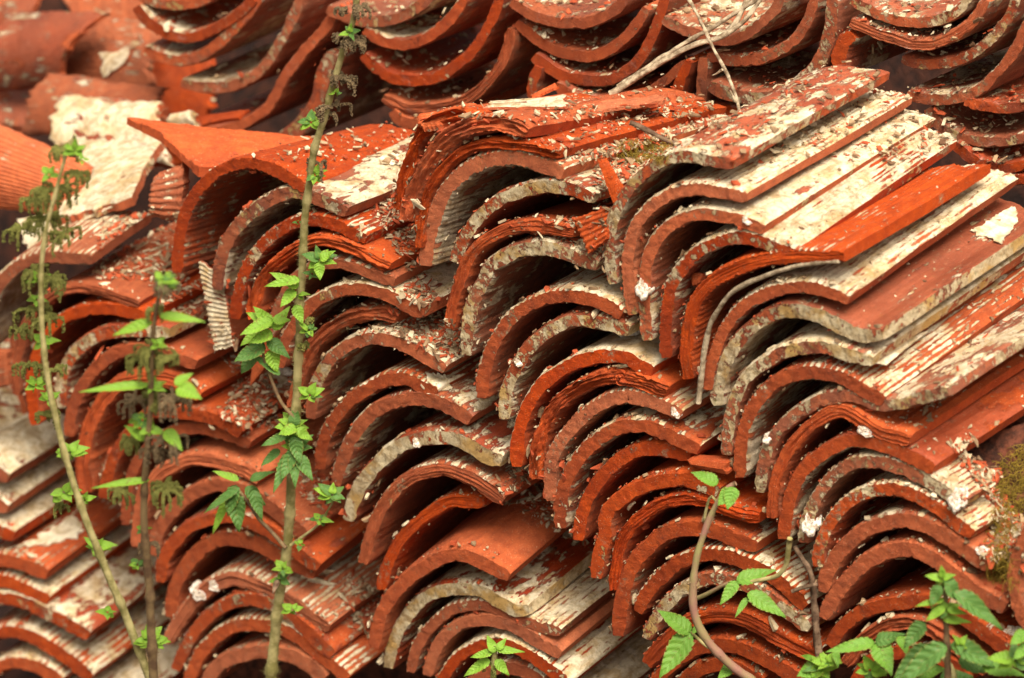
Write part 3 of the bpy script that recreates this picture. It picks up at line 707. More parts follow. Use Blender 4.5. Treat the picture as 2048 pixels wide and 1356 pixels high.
ti = 0
for sn, rows in STACKS.items():
    for j, (p, k) in enumerate(rows):
        ti += 1
        k = dict(k)
        k['n'] = k.get('n', .3) * .8
        k['off'] = k.get('off', 0) + 0.004 * (rnd.random() - .5)
        o = make_tile(ti, px_path(p), **k)
        where = f"{ORD[j]} down in the {WHERE[sn]}" if len(rows) > 1 else WHERE[sn]
        tag(o, f"{look_words(k)} roof tile, {where}", 'roof tile', 'curved roof tiles stacked in the front pile', 'thing')
BOFF = 0.50
for sn, rows in BACK.items():
    for j, (p, k) in enumerate(rows):
        ti += 1
        k = dict(k); k.setdefault('th', 25); k.setdefault('s', .42); k.setdefault('dx', 200); k.setdefault('t', .35); k.setdefault('bl', .95 if sn in ('four', 'five') else .6)
        k['off'] = BOFF + 0.015 * (rnd.random() - .5)
        # hollow side up: run the path right to left so that the "inner" skin is the lower one
        pp = px_path(p)
        sw = k.get('n', .4); k['n'] = k['t']; k['t'] = sw * .65
        o = make_tile(ti, pp, bk=1, **k)
        tag(o, f"{look_words(k)} upturned tile, {ORD[j]} down in the {BWHERE[sn]}", 'roof tile', 'upturned roof tiles in the background pile', 'thing')

# ------------------------------------------------------------------ ground, added dark backing bank and the dirt packed between the stacks
def ground_z(a):
    return 0.30 + 0.42 * np.clip(a, -2.5, 2.5)

def world_grid(nu, nv, fn, name, mat, kind='structure', res_uv=False):
    u, v = np.meshgrid(np.linspace(0, 1, nu), np.linspace(0, 1, nv), indexing='ij')
    V = fn(u.ravel(), v.ravel())
    F = grid_faces(nu, nv)
    me = mesh_from(name, V, F, mat)
    o = link(name, me)
    if kind: o['kind'] = kind
    remember(V, F)
    return o

PB = PV * np.array((1, 1, 0))
def f_ground(u, v):
    a = (u * 2 - 1); a = np.sign(a) * np.abs(a) ** 2.2 * 60
    b = (v * 2 - 1); b = np.sign(b) * np.abs(b) ** 2.2 * 60
    p = PB + a[:, None] * XAX + b[:, None] * HAX
    p[:, 2] = ground_z(a) + 0.02 * fbm(p, 2.0, 4, 5)
    return p
world_grid(160, 160, f_ground, 'ground', M_SOIL_BACKING)

def f_bank(u, v):
    a = u * 7 - 3.5; off = 1.05 + v * 3.0
    h = np.minimum(v * 1.6 / 0.5, 1) ** 0.8 * 1.7
    p = PB + a[:, None] * XAX + off[:, None] * HAX
    p[:, 2] = ground_z(a) + 0.2 + h + 0.10 * fbm(p, 3.0, 4, 9)
    return p
world_grid(150, 60, f_bank, 'dark_backing_bank', M_SOIL_BACKING)  # added dark backing that keeps gaps in the background pile looking shaded

def core_sheet(name, tops, off, back, mat, amp=0.012, seed=1):
    """lumpy dirt packed inside a pile: a wall of dirt 'off' metres behind the tile fronts with a top surface running back"""
    tops = np.array(tops, float)
    nu, nv = 240, 90
    x = np.interp(np.linspace(0, 1, nu), np.linspace(0, 1, len(tops)), tops[:, 0])
    y = np.interp(np.linspace(0, 1, nu), np.linspace(0, 1, len(tops)), tops[:, 1])
    top = on_plane(x, y, 0.0)
    V = np.zeros((nu, nv, 3))
    for j in range(nv):
        t = j / (nv - 1)
        if t < 0.7:
            k = t / 0.7
            zb = ground_z((top - PB) @ XAX) - 0.1
            p = top.copy(); p[:, 2] = zb + (top[:, 2] - zb) * k
            V[:, j] = p + HAX * off
        else:
            k = (t - 0.7) / 0.3
            V[:, j] = top + HAX * (off + k * back)
    V = V.reshape(-1, 3)
    n = fbm(V, 28, 4, seed)
    V = V + n[:, None] * amp * (HAX * 0.6 + np.array((0, 0, 0.8)))
    F = grid_faces(nu, nv)
    o = link(name, mesh_from(name, V, F, mat))
    tag(o, 'reddish dirt and tile dust packed inside the pile behind the stacked tiles', 'packed dirt', None, 'stuff')
    remember(V, F)
core_sheet('packed_dirt', [(-160, 740), (60, 720), (160, 720), (300, 760), (400, 640), (470, 520), (600, 520), (760, 580), (860, 540), (930, 400), (1130, 420),
                           (1230, 600), (1290, 620), (1450, 640), (1600, 760), (1700, 900), (1800, 1000), (1880, 1040), (1980, 1060), (2250, 1000)], 0.30, 0.08, M_RUBBLE)

# ------------------------------------------------------------------ loose broken pieces
def chunk(i, name, corners, offs, label, cat='broken tile', thick=0.015, bulge=0.0, e=.1, t=.2, n=.2, r=.8, rib=0, er=0, m=0, jag=0.006, bl=0.0, group=None, skew=0.0):
    """a broken piece of tile: four corners seen at these pixels, each on its own plane set back by offs"""
    c = [on_plane(np.array([p[0]]), np.array([p[1]]), o)[0] for p, o in zip(corners, offs)]
    TL, TR, BR, BL = c
    NU, NV = (90, 110) if (er or rib) else (50, 46)
    u, v = np.meshgrid(np.linspace(0, 1, NU), np.linspace(0, 1, NV), indexing='ij')
    nrm = np.cross(TR - TL, BL - TL); nrm /= np.linalg.norm(nrm)
    if nrm @ (CV - TL) < 0: nrm = -nrm
    def P(u, v):
        # ragged outline
        uu = u + jag * 4 * (vnoise(np.stack([v * 7, v * 0 + i, np.round(u)], -1), 1, i) + 0.6 * vnoise(np.stack([v * 21, v * 0 + i, np.round(u)], -1), 1, i)) * (np.abs(u - .5) * 2) ** 3
        vv = v + jag * 4 * (vnoise(np.stack([u * 7, u * 0 + i, np.round(v) + 5], -1), 1, i) + 0.6 * vnoise(np.stack([u * 21, u * 0 + i, np.round(v) + 5], -1), 1, i)) * (np.abs(v - .5) * 2) ** 3
        p = TL * ((1 - uu) * (1 - vv))[..., None] + TR * (uu * (1 - vv))[..., None] + BR * (uu * vv)[..., None] + BL * ((1 - uu) * vv)[..., None]
        return p + nrm * (bulge * (1 - (2 * v - 1 + skew) ** 2))[..., None]
    base = P(u, v)
    wu = np.linalg.norm(TR - TL); wv = np.linalg.norm(BL - TL)
    # rims wear thinner
    rim = np.minimum(np.minimum(u, 1 - u) * wu, np.minimum(v, 1 - v) * wv)
    th = thick * (0.72 + 0.28 * np.clip(rim / 0.006, 0, 1))
    nz = fbm(base, 45, 4, i) * (0.0012 + 0.0035 * er)
    if er: nz = nz + er * 0.004 * np.round(3 * vnoise(np.stack([v * 5 + 0.6 * fbm(base, 20, 2, i), u * 1.2, u * 0 + i], -1), 1, i + 2)) / 3
    if er: nz = nz + er * 0.0016 * vnoise(np.stack([v * wv / 0.0028, u * 3.5 + 0.4 * np.sin(v * 9), u * 0 + i], -1), 1.0, i + 11) + er * .0016 * np.minimum(0, vnoise(np.stack([v * wv / 0.009, u * 4, u * 0 + i], -1), 1.0, i + 12) + .3)
    if rib: nz = nz + 0.0012 * np.sin(v * wv * 2 * math.pi / 0.0095)
    top = base + nrm * (th / 2 + nz)[..., None]
    bot = base - nrm * (th / 2 - 0.5 * fbm(base, 60, 3, i + 4) * 0.002)[..., None]
    K = 5
    V = []; F = []; U = []; MI = []; nb = 0
    def add(g, flip, mat):
        nonlocal nb
        V.append(g.reshape(-1, 3)); f = grid_faces(g.shape[0], g.shape[1], nb, flip); F.append(f); MI.append(np.full(len(f), mat)); nb += g.shape[0] * g.shape[1]
    uvg = np.stack([v * wv, u * wu], -1).reshape(-1, 2)
    add(top, False, 1); U.append(uvg)
    add(bot, True, 2); U.append(uvg)
    ks = np.linspace(0, 1, K)
    for a, b, fl in ((top[0], bot[0], True), (top[-1], bot[-1], False), (top[:, 0], bot[:, 0], False), (top[:, -1], bot[:, -1], True)):
        g = a[:, None] * (1 - ks[None, :, None]) + b[:, None] * ks[None, :, None]
        edge_dir = np.zeros_like(g)
        g = g + (np.mean(g, axis=(0, 1)) - base.mean(axis=(0, 1)))[None, None] * 0.0
        ins = fbm(g, 120, 3, i + 7)[..., None] * 0.0012 * (np.sin(ks * math.pi))[None, :, None]
        cdir = (a.mean(0) - base.mean((0, 1))); cdir /= max(1e-6, np.linalg.norm(cdir))
        g = g + cdir * ins
        add(g, fl, 0); U.append(np.zeros((g.shape[0] * g.shape[1], 2)))
    V = np.vstack(V); F = np.vstack(F); U = np.vstack(U); MI = np.concatenate(MI)
    org = V.mean(0)
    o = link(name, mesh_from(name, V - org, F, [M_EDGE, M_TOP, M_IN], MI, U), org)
    o['edge_cream'] = float(e); o['top_cream'] = float(t); o['inner_cream'] = float(n)
    o['raw'] = float(r); o['rib'] = float(min(rib, 1)); o['moss'] = float(m); o['bloom'] = float(bl); o['grime_shade'] = 0.45 if offs[0] > .5 else (0.1 if offs[0] < .4 else 0.2)  # pieces set further back are browned more, partly as painted shade
    tag(o, label, cat, group)
    remember(V, F)
    return o

CH = [
 ('broken_tile', [(-60, 225), (192, 338), (160, 438), (-60, 412)], (.22, .22, .16, .16), 'large orange ridged tile slab leaning at the frame edge above the first nettle', dict(bulge=.03, r=.95, er=.25, t=.12, rib=1, e=.02, thick=.02)),
 ('broken_tile', [(180, 290), (325, 293), (268, 402), (118, 445)], (.36, .36, .12, .10), 'white-coated tile piece with a red side edge lying beside the orange ridged slab', dict(bulge=.006, r=.4, t=1.0, e=.3, thick=.022, jag=.01)),
 ('broken_tile', [(35, 440), (150, 425), (250, 405), (60, 500)], (.14, .15, .12, .08), 'thin cream sliver under the white-coated tile piece', dict(r=.4, t=.97, e=.5, thick=.012, jag=.01)),
 ('broken_tile', [(128, 198), (330, 212), (345, 335), (108, 292)], (.48, .48, .38, .38), 'cream and red blotched tile slab behind the white-coated piece', dict(bulge=.012, r=.1, t=.78, e=.5, thick=.024, jag=.012)),
 ('broken_tile', [(98, 148), (330, 178), (340, 250), (52, 268)], (.56, .58, .5, .5), 'curved bare orange tile piece above the cream and red slab', dict(bulge=.02, r=.95, t=.1, e=.1, thick=.02, jag=.012, m=.1)),
 ('broken_tile', [(45, 22), (222, 27), (130, 172), (-70, 190)], (.70, .70, .62, .62), 'big red tile with a square cream patch in the corner of the background', dict(bulge=.045, r=.35, t=.42, e=.3, thick=.022, jag=.01, bl=.4)),
 ('broken_tile', [(200, 40), (350, 50), (300, 185), (110, 160)], (.78, .78, .70, .70), 'rough orange tile lying under the big patched red tile', dict(bulge=.02, r=1, t=.15, er=.4, thick=.02, jag=.012)),
 ('broken_tile', [(-60, 130), (110, 165), (60, 262), (-60, 250)], (.74, .74, .6, .6), 'dark red tile piece wedged below the big patched red tile', dict(bulge=.015, r=.4, t=.2, thick=.02, jag=.01, bl=.3)),
 ('broken_tile', [(-80, -60), (130, -40), (70, 50), (-80, 95)], (1.0, 1.0, .9, .9), 'brown weathered tile at the very top corner of the photo', dict(bulge=.03, r=.4, t=.3, thick=.02, bl=.6)),
 ('broken_tile', [(80, -60), (330, -60), (300, 70), (150, 40)], (1.0, 1.0, .85, .85), 'orange tile at the top edge left of the first upturned tiles', dict(bulge=.03, r=.9, t=.2, thick=.02, er=.3)),
 ('broken_tile', [(255, 10), (430, 120), (440, 330), (225, 330)], (1.0, 1.0, .92, .92), 'dark rust tile filling the shadow under the first upturned stack', dict(bulge=.02, r=.9, t=.1, er=.5, thick=.02, jag=.012)),
 ('broken_tile', [(-60, 690), (20, 702), (22, 768), (-60, 800)], (.03, .03, .02, .02), 'ridged orange tile end poking in at the frame edge beside the first nettle', dict(r=.9, t=.05, rib=1, thick=.02)),
 ('broken_tile', [(-80, 520), (30, 560), (70, 870), (-80, 880)], (.24, .24, .2, .2), 'dirty cream-coated tile deep in the gap at the frame edge', dict(r=.5, t=.6, thick=.02, bulge=.03)),
 ('broken_tile', [(205, 108), (262, 100), (250, 130), (205, 160)], (.64, .64, .6, .6), 'small grey-coated triangular tile chip below the rough orange tile', dict(r=.2, t=.9, thick=.01, jag=.02, bl=.5)),
 ('tile_shard', [(250, 243), (650, 288), (700, 335), (402, 348)], (.10, .30, .24, .05), 'pointed bright orange shard split into flaky layers sticking out to a tip', dict(bulge=.012, r=1, t=.03, e=.0, er=1, thick=.02, jag=.006)),
 ('tile_shard', [(312, 352), (375, 326), (376, 450), (306, 432)], (.05, .08, .06, .03), 'round-ended ridged tile stub beneath the pointed orange shard', dict(bulge=.01, r=.7, t=.25, rib=1, er=.4, thick=.04, jag=.02)),
 ('tile_shard', [(398, 520), (446, 550), (468, 690), (430, 702)], (.02, .02, .006, .006), 'narrow ridged grey-cream strip hanging below the ribbed orange tile', dict(r=.2, t=.97, rib=1, thick=.006, jag=.004, bl=.6)),
 ('tile_shard', [(1196, 322), (1214, 316), (1250, 378), (1226, 406)], (.01, .02, .01, .0), 'thin orange splinter standing upright beside the long cream-streaked tile', dict(r=1, t=.0, thick=.012, jag=.01, er=.4)),
 ('tile_shard', [(1150, 436), (1222, 414), (1216, 478), (1180, 505)], (.0, .01, -.005, -.012), 'small ridged orange shard leaning against the stack under the cream-streaked tile', dict(r=1, t=.0, rib=1, thick=.012, jag=.01)),
 ('tile_shard', [(1384, 914), (1462, 920), (1464, 944), (1388, 926)], (.0, .0, .0, .0), 'flat red tile stub wedged above the small bramble leaf', dict(r=.7, t=.1, thick=.03, jag=.008)),
 ('tile_shard', [(985, 204), (1128, 194), (1136, 216), (972, 217)], (.10, .14, .10, .06), 'white-faced flake lying on top of the crumbling tile', dict(r=.9, t=.88, e=.2, thick=.006, jag=.012)),
 ('tile_shard', [(838, 236), (962, 214), (948, 246), (846, 262)], (.06, .09, .05, .02), 'curled orange layer peeling from the crest of the crumbling tile', dict(r=1, t=.0, er=1, thick=.008, jag=.02, bulge=.008)),
 ('tile_shard', [(1120, 212), (1320, 194), (1330, 205), (1130, 232)], (.16, .30, .26, .13), 'long flat orange splinter on the crumbling tile', dict(r=1, t=.1, er=.8, thick=.008, jag=.012)),
 ('tile_shard', [(1062, 190), (1110, 170), (1118, 175), (1066, 197)], (.2, .22, .2, .18), 'tiny pointed orange sliver behind the crumbling tile', dict(r=1, t=.0, er=.6, thick=.005, jag=.012)),
 ('tile_shard', [(400, 236), (498, 221), (478, 238), (405, 251)], (.42, .42, .40, .40), 'slim orange sliver under the lowest upturned tile above the pointed shard', dict(r=1, t=.0, er=.4, thick=.008, jag=.012)),
 ('tile_shard', [(352, 232), (392, 226), (396, 252), (345, 256)], (.42, .42, .40, .40), 'white lump of mortar beside the slim orange sliver', dict(r=.2, t=1, e=1, thick=.02, jag=.03, bulge=.01)),
 ('tile_shard', [(1660, 1140 - 750), (1668, 388), (1680, 400), (1664, 404)], (.02, .02, .0, .0), 'tiny orange chip between the ridged tiles of the cream-streaked stack', dict(r=1, t=.0, thick=.01)),
 ('tile_shard', [(508, 690), (560, 640), (566, 690), (504, 770)], (.03, .04, .03, .02), 'upright orange tile sliver beside the leafy side shoot', dict(r=.9, t=.1, thick=.012, jag=.01)),
 ('tile_shard', [(1382, 545), (1410, 548), (1402, 566), (1388, 572)], (.03, .03, .02, .02), 'small orange chip caught inside the cream-streaked stack', dict(r=1, t=.0, thick=.012, jag=.02)),
]
for i, (nm, cs, of, lb, k) in enumerate(CH):
    if 'tiny orange chip between' in lb: continue
    chunk(500 + i, nm, cs, of, lb, group='broken tile pieces lying about the piles', **k)

def f_heap(u, v):
    px = (1 - u) * (1 - v) * 1872 + u * (1 - v) * 2160 + u * v * 2160 + (1 - u) * v * 2002
    py = (1 - u) * (1 - v) * 925 + u * (1 - v) * 790 + u * v * 1180 + (1 - u) * v * 1180
    of = (1 - u) * (1 - v) * .16 + u * (1 - v) * .30 + u * v * .04 + (1 - u) * v * .035
    p = on_plane(px, py, of)
    n = fbm(p, 34, 5, 4)
    return p + n[:, None] * 0.014 * np.array((-.3, -.4, .8))
o = world_grid(80, 90, f_heap, 'rubble_heap', M_RUBBLE, 'stuff')
o['label'] = 'heap of tile rubble and soil under the moss at the frame edge'; o['category'] = 'rubble'
# ------------------------------------------------------------------ scattered flakes, grit and mortar crumbs, dropped on whatever surface is there
BV = BVHTree.FromPolygons([tuple(v) for v in np.vstack(TREE_V)], [tuple(int(x) for x in f) for f in np.vstack(TREE_F)], all_triangles=False)

def hit(px, py):
    d = Vector(ray(np.array([px]), np.array([py]))[0]); d.normalize()
    r = BV.ray_cast(CAM, d, 30)
    return r
def inside(poly, x, y):
    c = False; n = len(poly)
    for i in range(n):
        x1, y1 = poly[i]; x2, y2 = poly[(i + 1) % n]
        if (y1 > y) != (y2 > y) and x < (x2 - x1) * (y - y1) / (y2 - y1) + x1: c = not c
    return c

def chip_geo(size, thick, sliver=False, n=6):
    """a thin angular flake (closed prism), local coords"""
    ang = sorted(rnd.random() * 2 * math.pi for _ in range(n))
    el = rnd.uniform(1.8, 3.2) if sliver else rnd.uniform(1.0, 1.8)
    pts = [(math.cos(a) * size * el * rnd.uniform(.7, 1.1) / 2, math.sin(a) * size * rnd.uniform(.7, 1.1) / 2) for a in ang]
    w = rnd.uniform(-.3, .3)
    V = [(x, y, thick * .5 + w * x * x / size) for x, y in pts] + [(x * 1.06, y * 1.06, -thick * .5 + w * x * x / size) for x, y in pts]
    F = []
    for k in range(1, n - 1): F.append((0, k, k + 1)); F.append((n, n + k + 1, n + k))
    for k in range(n):
        a, b = k, (k + 1) % n
        F.append((a, n + a, n + b)); F.append((a, n + b, b))
    return np.array(V), np.array(F)

soups = {'c': Soup(), 'o': Soup(), 'b': Soup()}
def drop(px, py, key, size, lift=0.0, sliver=False, minz=.25, tilt=.35, thick=None):
    loc, nrm, idx, dist = hit(px, py)
    if loc is None or nrm.z < minz or (np.array(loc) - PV) @ HAX > 0.98: return False
    n = (nrm + Vector((rnd.uniform(-tilt, tilt), rnd.uniform(-tilt, tilt), rnd.uniform(-tilt, tilt)))).normalized()
    q = n.to_track_quat('Z', 'Y').to_matrix() @ Matrix.Rotation(rnd.random() * 6.28, 3, 'Z')
    V, F = chip_geo(size, thick or size * rnd.uniform(.1, .25), sliver, rnd.choice((5, 6, 7)))
    V = V @ np.array(q).T + np.array(loc) + np.array(nrm) * (lift + size * .05)
    soups[key].add(V, F)
    return True

# thin scatter everywhere
for _ in range(3000):
    x, y = rnd.uniform(-20, 2068), rnd.uniform(-10, 1366)
    sz = 0.0012 + 0.0042 * rnd.random() ** 4
    drop(x, y, rnd.choice('ccbb'), sz, minz=.3)
HEAPS = [
 ([(780, 385), (835, 400), (850, 560), (905, 640), (935, 700), (850, 690), (760, 640), (820, 560), (780, 480), (740, 420)], 1000, .006),
 ([(200, 445), (330, 400), (380, 560), (340, 620), (290, 560), (190, 560)], 700, .005),
 ([(300, 610), (400, 560), (480, 690), (560, 780), (560, 860), (440, 850), (470, 760), (400, 650)], 1000, .006),
 ([(1050, 195), (1330, 195), (1480, 225), (1470, 250), (1230, 285), (1140, 250)], 260, .003),
 ([(1100, 300), (1330, 262), (1360, 290), (1260, 350), (1220, 420), (1180, 440), (1190, 340)], 600, .005),
 ([(1000, 460), (1220, 420), (1215, 520), (1120, 480)], 260, .004),
 ([(780, 640), (920, 620), (920, 720), (800, 700)], 260, .004),
 ([(700, 660), (820, 640), (900, 690), (760, 700)], 200, .003),
 ([(600, 940), (680, 960), (660, 1030), (600, 990)], 180, .004),
 ([(690, 1130), (760, 1180), (760, 1280), (700, 1260), (680, 1200)], 260, .005),
 ([(1900, 890), (2048, 860), (2048, 1150), (1960, 1140), (1990, 1020)], 1200, .006),
 ([(1060, 900), (1130, 920), (1180, 1100), (1090, 1050), (980, 1000)], 300, .003),
 ([(1800, 840), (2048, 560), (2048, 620), (1840, 870)], 80, .002),
]
for poly, n, lift in HEAPS:
    n = int(n * 1.5)
    xs = [p[0] for p in poly]; ys = [p[1] for p in poly]; k = 0
    for _ in range(n * 6):
        if k >= n: break
        x, y = rnd.uniform(min(xs), max(xs)), rnd.uniform(min(ys), max(ys))
        if not inside(poly, x, y): continue
        key = rnd.choices('cob', (4, 5, 4))[0]
        sz = 0.0014 + 0.011 * rnd.random() ** 3.2
        if drop(x, y, key, sz, lift=lift * rnd.random(), sliver=rnd.random() < .35, minz=.1, tilt=.6): k += 1
# flakes and crumbs caught between tiles of the background pile, and grit along the long edges of the right stack
for _ in range(6500):
    x, y = rnd.uniform(260, 2048), rnd.uniform(0, 330)
    drop(x, y, rnd.choices('cob', (4, 3, 6))[0], 0.002 + 0.012 * rnd.random() ** 3, lift=.008 * rnd.random(), minz=.35, tilt=.5)
for _ in range(500):
    x, y = rnd.uniform(1500, 2048), rnd.uniform(180, 900)
    drop(x, y, rnd.choices('cb', (5, 3))[0], 0.002 + 0.005 * rnd.random() ** 2.5, lift=.001, minz=.35, tilt=.4, sliver=rnd.random() < .5)
for gp, gn, zz in GRIT:
    sz = 0.0014 + 0.0042 * rnd.random() ** 2 + (0.008 if rnd.random() < .06 else 0)
    n = (Vector(gn) + Vector((rnd.uniform(-.4, .4), rnd.uniform(-.4, .4), rnd.uniform(-.4, .4)))).normalized()
    q = n.to_track_quat('Z', 'Y').to_matrix() @ Matrix.Rotation(rnd.random() * 6.28, 3, 'Z')
    V, F = chip_geo(sz, sz * rnd.uniform(.15, .5), rnd.random() < .2, rnd.choice((5, 6, 7)))
    soups[rnd.choices('cob', (4, 4, 6))[0]].add(V @ np.array(q).T + gp + gn * sz * .15, F)
for key, nm, mt, lb in (('c', 'cream_flakes_debris', M_CHIP_C, 'cream flakes of old coating scattered over the tiles and heaped in the valleys'),
                        ('o', 'terracotta_crumbs_debris', M_CHIP_O, 'orange terracotta crumbs and chips scattered between the stacks'),
                        ('b', 'mortar_crumbs_debris', M_CHIP_B, 'brown and grey mortar crumbs caught between the tiles')):
    o = soups[key].build(nm, mt, smooth=False)
    tag(o, lb, 'debris', None, 'stuff')

# ------------------------------------------------------------------ tubes, leaves and shells
def tube(path3, rad, seg=8, jitter=0.0, seed=0, caps=True):
    P = np.array(path3, float); n = len(P)
    T = np.gradient(P, axis=0); T /= np.linalg.norm(T, axis=1)[:, None]
    ref = np.array((0.3, -1, 0.2)); V = []
    r = np.broadcast_to(np.asarray(rad, float), (n,))
    for i in range(n):
        a = np.cross(T[i], ref); a /= np.linalg.norm(a); b = np.cross(T[i], a)
        th = np.arange(seg) * 2 * math.pi / seg
        rr = r[i] * (1 + jitter * vnoise(np.stack([np.cos(th) * 1.5, np.sin(th) * 1.5, np.full(seg, i * .35)], 1), 1, seed))
        V.append(P[i] + a * (np.cos(th) * rr)[:, None] + b * (np.sin(th) * rr)[:, None])
    V = np.vstack(V); F = []
    for i in range(n - 1):
        for k in range(seg):
            a = i * seg + k; b = i * seg + (k + 1) % seg
            F.append((a, b, b + seg)); F.append((a, b + seg, a + seg))
    if caps:
        for base, c in ((0, P[0]), ((n - 1) * seg, P[-1])):
            V = np.vstack([V, c[None]]); ci = len(V) - 1
            for k in range(seg): F.append((base + k, base + (k + 1) % seg, ci))
    return V, np.array(F)

def px_tube(pts, depth_off, r0, r1, step=8, jitter=.1, seed=0, to_ground=False, plane_off=None):
    C, u = smooth_curve(pts, step)
    if plane_off is not None:
        po = np.interp(u / u[-1], np.linspace(0, 1, len(plane_off)), plane_off)
        P = on_plane(C[:, 0], C[:, 1], po)
    else:
        dd = np.array([front_depth(*pts[0]), front_depth(*pts[-1])]) + depth_off
        dep = np.interp(u / u[-1], [0, 1], dd)
        P = at_depth(C[:, 0], C[:, 1], dep)
    rad = np.linspace(r0, r1, len(P)) * DIST / FPX
    if to_ground:
        end = P[-1]; a = (end - PB) @ XAX; gz = float(ground_z(a)) - .03
        k = np.linspace(0, 1, 12)[1:, None]
        ext = end + np.array((0, 0, gz - end[2])) * k
        P = np.vstack([P, ext]); rad = np.r_[rad, np.full(11, rad[-1])]
    return P, rad, jitter, seed

def leaf(soup, base, tip, width, droop=.15, fold=.25, teeth=9, nrm=None, curl=0.0):
    base = np.array(base); tip = np.array(tip)
    d = tip - base; L = np.linalg.norm(d); d = d / L
    up = np.array(nrm if nrm is not None else (-cF * .75 + np.array((0, 0, .65))), float)
    up = up - d * (up @ d); up /= np.linalg.norm(up)
    side = np.cross(d, up)
    NU, NV = 4 * teeth + 1, 9
    V = np.zeros((NU, NV, 3)); U = np.zeros((NU, NV, 2))
    for i in range(NU):
        t = i / (NU - 1)
        w = math.sin(math.pi * min(1, t ** 0.62)) ** 0.85 * (1 - 0.25 * t) if 0 < t < 1 else 0.0
        w = max(w, 0.0) * width
        saw = ((i % 4) / 4.0)
        for j in range(NV):
            s = (j - 4) / 4.0
            ww = w * (1 - 0.17 * saw * (abs(s) == 1))
            x = t + (0.035 * saw if abs(s) == 1 else 0)
            y = s * ww / 2
            z = fold * abs(y) - droop * L * t * t + curl * math.sin(t * 9 + s) * width * .12 + 0.03 * width * math.sin(t * 44 - abs(s) * 7)
            V[i, j] = base + d * x * L + side * y + up * z
            U[i, j] = (t, s)
    g = grid_faces(NU, NV)
    tri = np.vstack([g[:, [0, 1, 2]], g[:, [0, 2, 3]]])
    soup.add(V.reshape(-1, 3), tri, U.reshape(-1, 2))

def plant_root(name, pt, label, cat, group=None):
    e = bpy.data.objects.new(name, None); COL.objects.link(e); e.location = pt
    e.empty_display_size = .05
    return tag(e, label, cat, group)

def leaf_px(root, b, t, w, doff, mat, dz=0.0, **k):
    """a leaf from pixel b to pixel t, w px wide"""
    d0 = front_depth(*b) + doff
    B = at_depth(np.array([b[0]]), np.array([b[1]]), d0)[0]
    T = at_depth(np.array([t[0]]), np.array([t[1]]), d0 + dz)[0]
    s = Soup(); leaf(s, B, T, w * d0 / FPX, **k)
    return s.build('leaf', mat, root)

def node_leaves(root, x, y, size, doff, n=5, mat=None, spread=1.0, down=0.0):
    """a whorl of young leaves at a node"""
    n += 2
    for k in range(n):
        a = (k / n + rnd.uniform(-.08, .08)) * 2 * math.pi
        r = size * rnd.uniform(.75, 1.35)
        tx = x + math.cos(a) * r * spread; ty = y + math.sin(a) * r * .7 - size * .15 + down * size
        leaf_px(root, (x + math.cos(a) * 2, y + math.sin(a) * 2), (tx, ty), r * rnd.uniform(.55, .8), doff, mat or (M_LEAF if rnd.random() < .75 else M_LEAFD),
                dz=rnd.uniform(-.012, .012), droop=rnd.uniform(.1, .5), fold=rnd.uniform(.2, .6), teeth=6, curl=rnd.uniform(0, .6))

def tassels(root, x, y, size, doff, n=6, mat=None):
    n = int(n * 1.5)
    """drooping strings of tiny seeds round a node"""
    s = Soup(); d0 = front_depth(x, y) + doff
    c = at_depth(np.array([x]), np.array([y]), d0)[0]; px = d0 / FPX
    for k in range(n):
        a = rnd.random() * 2 * math.pi; ln = size * rnd.uniform(.6, 1.2) * px
        out = np.array((math.cos(a), math.sin(a), 0)) * ln * rnd.uniform(.35, .9)
        for t in np.linspace(0.08, 1, int(12 + size * .3)):
            p = c + out * min(1, t * 1.6) ** .8 + np.array((0, 0, ln * (.25 * math.sin(t * 2.2) - .75 * t * t)))
            for _ in range(3):
                q = p + np.array([rnd.uniform(-1, 1) for _ in range(3)]) * 2.8 * px
                r = rnd.uniform(1.2, 2.6) * px
                o6 = np.array([(1, 0, 0), (-1, 0, 0), (0, 1, 0), (0, -1, 0), (0, 0, 1.3), (0, 0, -1.3)]) * r
                s.add(q + o6 @ np.array(Matrix.Rotation(rnd.random() * 3, 3, Vector((rnd.random(), rnd.random(), 1)).normalized())).T,
                      np.array([(0, 2, 4), (2, 1, 4), (1, 3, 4), (3, 0, 4), (2, 0, 5), (1, 2, 5), (3, 1, 5), (0, 3, 5)]))
    return s.build('seed_tassel', mat or M_CAT, root, smooth=False)

def stem_part(root, name, pts, doff, r0, r1, mat, hairs=0, to_ground=False, thorns=0, jitter=.12, plane_off=None, step=8):
    P, rad, j, sd_ = px_tube(pts, doff, r0, r1, step, jitter, int(pts[0][0]), to_ground, plane_off)
    kk_ = np.arange(len(P)); rad = rad * (1 + 0.32 * np.exp(-(((kk_ + 3) % 13 - 6) / 1.1) ** 2)) if hairs else rad * (1 + 0.12 * vnoise(np.stack([kk_ * .5, kk_ * 0., kk_ * 0.], 1), 1, sd_))
    V, F = tube(P, rad, 12, j, sd_)
    s = Soup(); s.add(V, F)
    n = len(P)
    for _ in range(hairs + thorns):
        i = rnd.randrange(1, n - 2) if not to_ground else rnd.randrange(1, n - 12)
        a = rnd.random() * 6.28
        dirn = cR * math.cos(a) + cU * math.sin(a) * .3 + cF * -abs(math.sin(a)) * .7
        big = _ >= hairs
        l = rad[i] * (1.0 if big else rnd.uniform(.5, 1.1)); w = rad[i] * (.3 if big else .06)
        t = (P[i + 1] - P[i]); t /= np.linalg.norm(t)
        b = P[i] + (P[i + 1] - P[i]) * rnd.random() + dirn * rad[i] * .9
        s.add([b + t * w, b - t * w, b + np.cross(t, dirn) * w, b + dirn * l - t * l * .25], [(0, 1, 3), (1, 2, 3), (2, 0, 3)])
    return s.build(name, mat, root)

